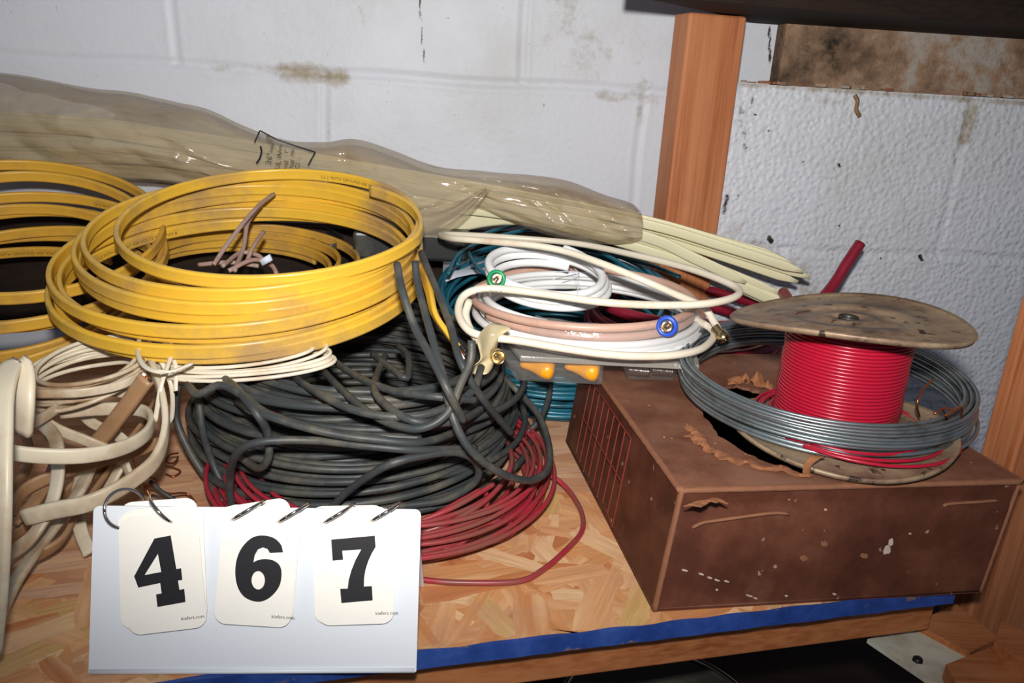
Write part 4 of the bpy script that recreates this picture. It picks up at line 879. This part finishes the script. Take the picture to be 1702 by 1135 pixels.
# thin cord hanks
def hank(name, loc, label, keys, turns, r, mat, seed, jr, jz, sx=1., rot=0., cat='cord', ph=0):
    o = thing(name, loc, label, cat); p = ringpath(turns, [(k[0], 0, 0, 0, *k[4:]) for k in keys], jr, jz, seed, ph=ph, lo=.3, hi=2.4, step=.004)
    K = np.array(keys, float); f = np.linspace(0, turns, len(p)); c, s_ = math.cos(rot), math.sin(rot); x, y = p[:, 0].copy(), p[:, 1].copy()*sx
    p = np.stack([x*c-y*s_+np.interp(f, K[:, 0], K[:, 1]), x*s_+y*c+np.interp(f, K[:, 0], K[:, 2]), p[:, 2]+np.interp(f, K[:, 0], K[:, 3])], 1)
    mb = MB(); sweep(mb, p, prof_round(r, 8), mat); mb.build('wound_cord', o); return o
c = P(140, 618, .115); hank('cord_hank', c, 'small cream cord hank between the yellow left coil and the white flat cable', [(0, *c[:2], .105, .047, d2(6), d2(8)), (9, *c[:2], .125, .043, d2(8), d2(6))], 9, .0019, 'nmwhite', 61, .005, .003)
c = P(400, 592, .13); h2 = hank('cord_hank', c, 'white thin cord hank pinched between the yellow coil and the black pile', [(0, *(c[:2]), .120, .076, 0, d2(4)), (8, *(c[:2]+A3(.004, .012)), .134, .060, d2(2), d2(6))], 6, .0017, 'cream', 67, .008, .0022, sx=.42, rot=.1)
for s in ([(232, 556, .14), (230, 590, .138), (245, 612, .136), (280, 618, .136), (320, 604, .138)], [(236, 580, .13), (262, 592, .13), (284, 640, .11), (286, 690, .08), (276, 706, .07)], [(282, 560, .14), (284, 590, .135), (268, 640, .12), (258, 700, .09)], [(268, 560, .14), (290, 600, .13), (292, 650, .11)]):
    mb = MB(); sweep(mb, smooth_path(pix(s), .003), prof_flat(.0022, .004, 8, 0), 'cream', up=(1, 0, .2)); mb.build('loose_cord', h2)
# mauve cord ends inside the yellow ring
mv = thing('cord_bundle', P(400, 430, .16), 'dusty mauve cord ends poking up inside the large yellow coil', 'cord')
for s in ([(355, 440, .165), (375, 410, .18), (405, 370, .2), (432, 340, .215), (455, 323, .222)], [(390, 450, .16), (405, 410, .175), (412, 370, .195), (432, 342, .212), (452, 324, .22)], [(410, 436, .165), (420, 412, .178), (438, 385, .19)], [(370, 442, .165), (400, 420, .17), (430, 425, .168), (440, 440, .16)], [(380, 450, .16), (420, 432, .168), (450, 440, .162), (460, 455, .155)], [(330, 440, .155), (380, 436, .16), (430, 442, .158)]):
    mb = MB(); sweep(mb, smooth_path(pix(s), .003), prof_round(.0024, 10), 'mauve'); mb.build('cord', mv)
mb = MB(); a = P(436, 442, .17); obox(mb, a, (.010, .001, .006), (0, .004, 0), (-.003, 0, .006), 'paper'); mb.build('cord_tag', mv)
# dark things in the depth of the yellow ring
dk = thing('power_adapter', P(560, 420, .1), 'black plastic adapter with a strap lying behind the yellow coil', 'adapter')
mb = MB(); q = [P(520, 470, .06), P(720, 440, .06), P(700, 380, .06), P(540, 385, .06)]; hexa(mb, q+[lerp(x, sum(q)/4, .12)+EZ*.075 for x in q], 'blackdark'); bevel(mb.build('body', dk), .006, 3)
mb = MB(); sweep(mb, smooth_path(pix([(470, 385, .14), (510, 398, .15), (550, 412, .15), (570, 400, .15), (545, 385, .15), (490, 372, .14)]), .004), prof_flat(.003, .011, 12, 0), 'blackdark', up=(0, -.4, 1)); mb.build('strap', dk)
dk2 = thing('power_strip', P(640, 400, .12), 'dark grey plastic strip between the bag and the yellow coil', 'power strip')
mb = MB(); a = PY(585, 392, .955); obox(mb, a-EZ*.03, A3(.14, .02, .0), A3(0, .04, 0), A3(.0, 0, .036), 'blackdark'); bevel(mb.build('body', dk2), .005, 3)
# white paper sheets lying under the coils
for quad, z, lab in (([(300, 520), (500, 500), (500, 405), (330, 400)], .06, 'white paper sheet under the large yellow coil'), ([(735, 470), (905, 430), (880, 372), (740, 366)], .125, 'white paper under the teal wire, behind the coax')):
    mb = MB(); q = [P(x, y, z) for x, y in quad]; g = 8; V = [lerp(lerp(q[0], q[1], i/g), lerp(q[3], q[2], i/g), j/g)+EZ*.003*math.sin(i*1.1+j*.8) for j in range(g+1) for i in range(g+1)]
    mb.add(V, [(j*(g+1)+i, j*(g+1)+i+1, (j+1)*(g+1)+i+1, (j+1)*(g+1)+i) for j in range(g) for i in range(g)], 'paper'); o = mb.build('paper_sheet'); x_ = o.modifiers.new('t', 'SOLIDIFY'); x_.thickness = .0004; tag(o, lab, 'paper')
# copper curls left of the black pile
cw = thing('copper_wire', P(270, 800, .005), 'bare copper wire curls on the board behind the number four', 'wire')
for s in ([(296, 753, .02), (282, 756, .022), (276, 768, .018), (288, 770, .014), (296, 760, .016)], [(276, 775, .004), (290, 778, .004), (300, 784, .003), (288, 792, .003), (276, 788, .003)], [(222, 800, .03), (240, 792, .034), (262, 798, .03), (250, 806, .026), (232, 802, .028)], [(240, 815, .02), (250, 808, .024), (280, 820, .018), (310, 820, .012), (325, 835, .006)], [(226, 782, .03), (240, 806, .03), (252, 830, .02)], [(215, 750, .04), (228, 780, .034), (232, 810, .026)]):
    mb = MB(); sweep(mb, smooth_path(pix(s), .002), prof_round(.0009, 8), 'copper'); mb.build('curl', cw)
mb = MB(); sweep(mb, smooth_path(pix([(250, 800, .03), (270, 818, .024), (290, 830, .018)]), .002), prof_round(.0017, 8), 'black'); mb.build('insulated_piece', cw)

# ------------------------------------------------------------------ the number sign
b0 = P(147, 1120, 0); b1 = P(692, 1117, 0); se1 = nrm(b1-b0); W_ = float(np.linalg.norm(b1-b0))
se2 = nrm(cu-se1*(cu@se1)); sn = np.cross(se1, se2); sn = sn if sn@(CP-b0) > 0 else -sn
se2 = nrm(np.cross(sn, se1)); se2 = se2 if se2[2] > 0 else -se2
TP = .0014
def sg(x, y, off=0.):
    p = Q(x, y, b0+sn*off, sn); return p
def poly3(mb, pts, mat, th, holes=()):
    "extrude a flat polygon backwards along the sign normal"
    allp = [*pts]+[p for h in holes for p in h]; loops = [[Vector(p) for p in pts]]+[[Vector(p) for p in h] for h in holes]
    tri = tessellate_polygon(loops); k = len(allp); tri2 = []
    for t in tri:
        a, b, c = (allp[i] for i in t); tri2.append(tuple(t) if np.cross(b-a, c-a)@sn > 0 else (t[0], t[2], t[1]))
    V = allp+[p-sn*th for p in allp]; F = tri2+[(a+k, c+k, b+k) for a, b, c in tri2]; s0 = 0
    for L_ in [pts]+list(holes):
        n = len(L_); F += [(s0+i, s0+(i+1) % n, s0+(i+1) % n+k, s0+i+k) for i in range(n)]; s0 += n
    mb.add(V, F, mat)
def rrect(c, hw, hh, ang, r, off, corners=(1, 1, 1, 1)):
    "rounded card outline around a photo point, half sizes in metres"
    o = sg(*c, off); ca, sa = math.cos(ang), math.sin(ang); e1 = se1*ca+se2*sa; e2 = -se1*sa+se2*ca; P_ = []
    for (sx, sy, a0), on in zip(((1, 1, 0), (-1, 1, 90), (-1, -1, 180), (1, -1, 270)), corners):
        rr = r if on else r*.15
        for k in range(7): a = math.radians(a0+k*15); P_.append(o+e1*(sx*(hw-rr)+rr*math.cos(a))+e2*(sy*(hh-rr)+rr*math.sin(a)))
    return P_
sign = thing('number_sign', (b0+b1)/2, 'white folded plastic auction number stand on the shelf, showing four six seven', 'number sign')
mb = MB(); hp = sg(420, 843); Hs = float((sg(420, 843)-sg(420, 1118))@se2); ctr = (b0+b1)/2+se2*Hs/2
pts = []
for (sx, sy, a0) in ((1, 1, 0), (-1, 1, 90), (-1, -1, 180), (1, -1, 270)):
    rr = .004 if sy > 0 else .001
    for k in range(7): a = math.radians(a0+k*15); pts.append(ctr+se1*(sx*(W_/2-rr)+rr*math.cos(a))+se2*(sy*(Hs/2-rr)+rr*math.sin(a)))
poly3(mb, pts, 'panel', TP); fp_ = bevel(mb.build('front_panel', sign), .0004)
# rear panel of the tent
topm = ctr+se2*Hs/2-sn*TP; fl = nrm(A3(0, 1, 0)); rearb = topm+fl*.055; rearb[2] = .0006
mb = MB(); q = [topm-se1*W_/2+se1*.003, topm+se1*W_/2-se1*.003, rearb+se1*W_/2-se1*.003, rearb-se1*W_/2+se1*.003]; q = [x-EZ*.0012 for x in q[:2]]+q[2:]
hexa(mb, q+[x+fl*.0013 for x in q], 'panel'); mb.build('rear_panel', sign, smooth=False)
mb = MB(); sweep(mb, np.array([b0+se1*.001+EZ*.0015, (b0+b1)/2+EZ*.0015, b1-se1*.001+EZ*.0015]), prof_round(.0016, 10), 'panel', up=(0, 0, 1)); mb.build('bottom_bead', sign)
C_ = lambda x, y: (130+x/2.885, 780+y/2.885)
four = [C_(*q) for q in ((365, 332), (443, 317), (470, 478), (493, 474), (499, 530), (478, 533), (485, 578), (508, 573), (514, 636), (380, 660), (373, 600), (400, 595), (393, 545), (288, 567), (268, 513))]
fourh = [C_(*q) for q in ((382, 405), (398, 492), (318, 507))]
seven = [C_(*q) for q in ((1213, 337), (1422, 318), (1426, 372), (1408, 402), (1390, 442), (1378, 480), (1371, 520), (1370, 562), (1408, 560), (1412, 628), (1262, 641), (1256, 573), (1292, 572), (1297, 530), (1310, 484), (1330, 434), (1357, 384), (1266, 390), (1270, 433), (1220, 438))]
six = smooth_path([(*C_(*q), 0) for q in ((982, 398), (971, 360), (935, 328), (880, 317), (830, 330), (785, 375), (760, 432), (753, 500), (765, 565), (795, 610), (840, 632), (885, 632), (930, 605), (965, 558), (975, 500), (965, 460), (935, 437), (895, 430), (860, 436), (840, 446))], 3.)[:, :2].tolist()
six += [list(C_(*q)) for q in ((846, 412), (862, 384), (886, 374), (908, 382), (919, 401))]
sixh = [C_(863+32*math.cos(a), 532+44*math.sin(a)) for a in np.linspace(0, 2*PI, 28, endpoint=False)]
def card(c, ang, off, label, hw=.0238, hh=.0368, digit=None, dh=None, site=None, name='number_card'):
    o = thing(name, sg(*c, off), label, 'number card', 'numbered flip cards')
    mb = MB(); poly3(mb, rrect(c, hw, hh, ang, .0075, off, (1, 1, 1, 1)), 'card', .0007); mb.build('card', o, smooth=False)
    if digit:
        mb = MB(); poly3(mb, [sg(x, y, off+.0002) for x, y in digit], 'ink', .0003, [[sg(x, y, off+.0002) for x, y in dh]] if dh else []); mb.build('printed_digit', o, smooth=False)
    if site:
        V, F = text_geo('kiefers.com', .0031); (x, y) = site; oo = sg(x, y, off+.0003); ca, sa = math.cos(ang), math.sin(ang)
        mb = MB(); mb.add([oo+(se1*ca+se2*sa)*v[0]*1.0+(-se1*sa+se2*ca)*v[1] for v in V], F, 'ink'); mb.build('printed_address', o, smooth=False)
    return o
card((264, 946), math.radians(3), .0022, 'blank card edge showing at the left behind the number four card')
card((276, 940), math.radians(4), .0030, 'blank card edge showing at the right behind the number four card')
card((271, 952), math.radians(7), .0044, 'white rounded card with a bold black four', digit=four, dh=fourh, site=(301, 1031))
card((430, 938), math.radians(-3), .0032, 'blank card just behind the number six card')
card((428, 943), math.radians(-3.6), .0044, 'white rounded card with a bold black six', digit=six, dh=sixh, site=(451, 1027))
card((585, 939), math.radians(2.2), .0030, 'blank card edge showing at the left behind the number seven card')
card((592, 942), math.radians(1.8), .0044, 'white rounded card with a bold black seven', digit=seven, site=(624, 1022))
card((268, 909), math.radians(5), -.0065, 'card flipped over the top behind the number four', hh=.030)
card((429, 912), math.radians(10), -.0065, 'card flipped over the top behind the number six', hh=.030)
card((578, 912), math.radians(2), -.0065, 'card flipped over the top behind the number seven', hh=.028)
# split rings
def ring(c, rad, ax, off=-.003, r=.0011, arc=2*PI, a0=0):
    ax = nrm(A3(*ax)); a = nrm(np.cross(ax, se2 if abs(ax@se2) < .9 else se1)); b = np.cross(ax, a); t = np.linspace(a0, a0+arc, 60)
    o = sg(*c, off); p = o+rad*(a*np.cos(t)[:, None]+b*np.sin(t)[:, None]); mb = MB(); sweep(mb, p, prof_round(r, 9), 'chrome'); mb.build('split_ring', sign)
ring((208, 845), .0122, se1*.62+se2*.25+sn*.75, -.003)
ring((272, 846), .0115, se1*-.75-se2*.72+sn*.1, -.002)
for x, y in ((413, 848), (488, 852), (563, 853), (640, 850)):
    ring((x, y), .0112, se1*.52-se2*.84+sn*.08, -.0005)
# ------------------------------------------------------------------ light
def lamp(kind, name, loc, energy, **k):
    l = bpy.data.lights.new(name, kind); l.energy = energy
    for a, b in k.items(): setattr(l, a, b)
    o = bpy.data.objects.new(name, l); COL.objects.link(o); o.location = tuple(loc); return o
fl_ = lamp('SPOT', 'camera_flash', CP+cu*.07+cf*-.02, 41, shadow_soft_size=.014, spot_size=math.radians(125), spot_blend=1., color=(1, .97, .94))
aim = nrm(A3(.0, 1.0, .05)); fl_.rotation_euler = Vector(aim).to_track_quat('-Z', 'Y').to_euler()
w = bpy.data.worlds.new('world'); S.world = w; w.use_nodes = True; w.node_tree.nodes['Background'].inputs[0].default_value = (.72, .8, 1, 1); w.node_tree.nodes['Background'].inputs[1].default_value = .13
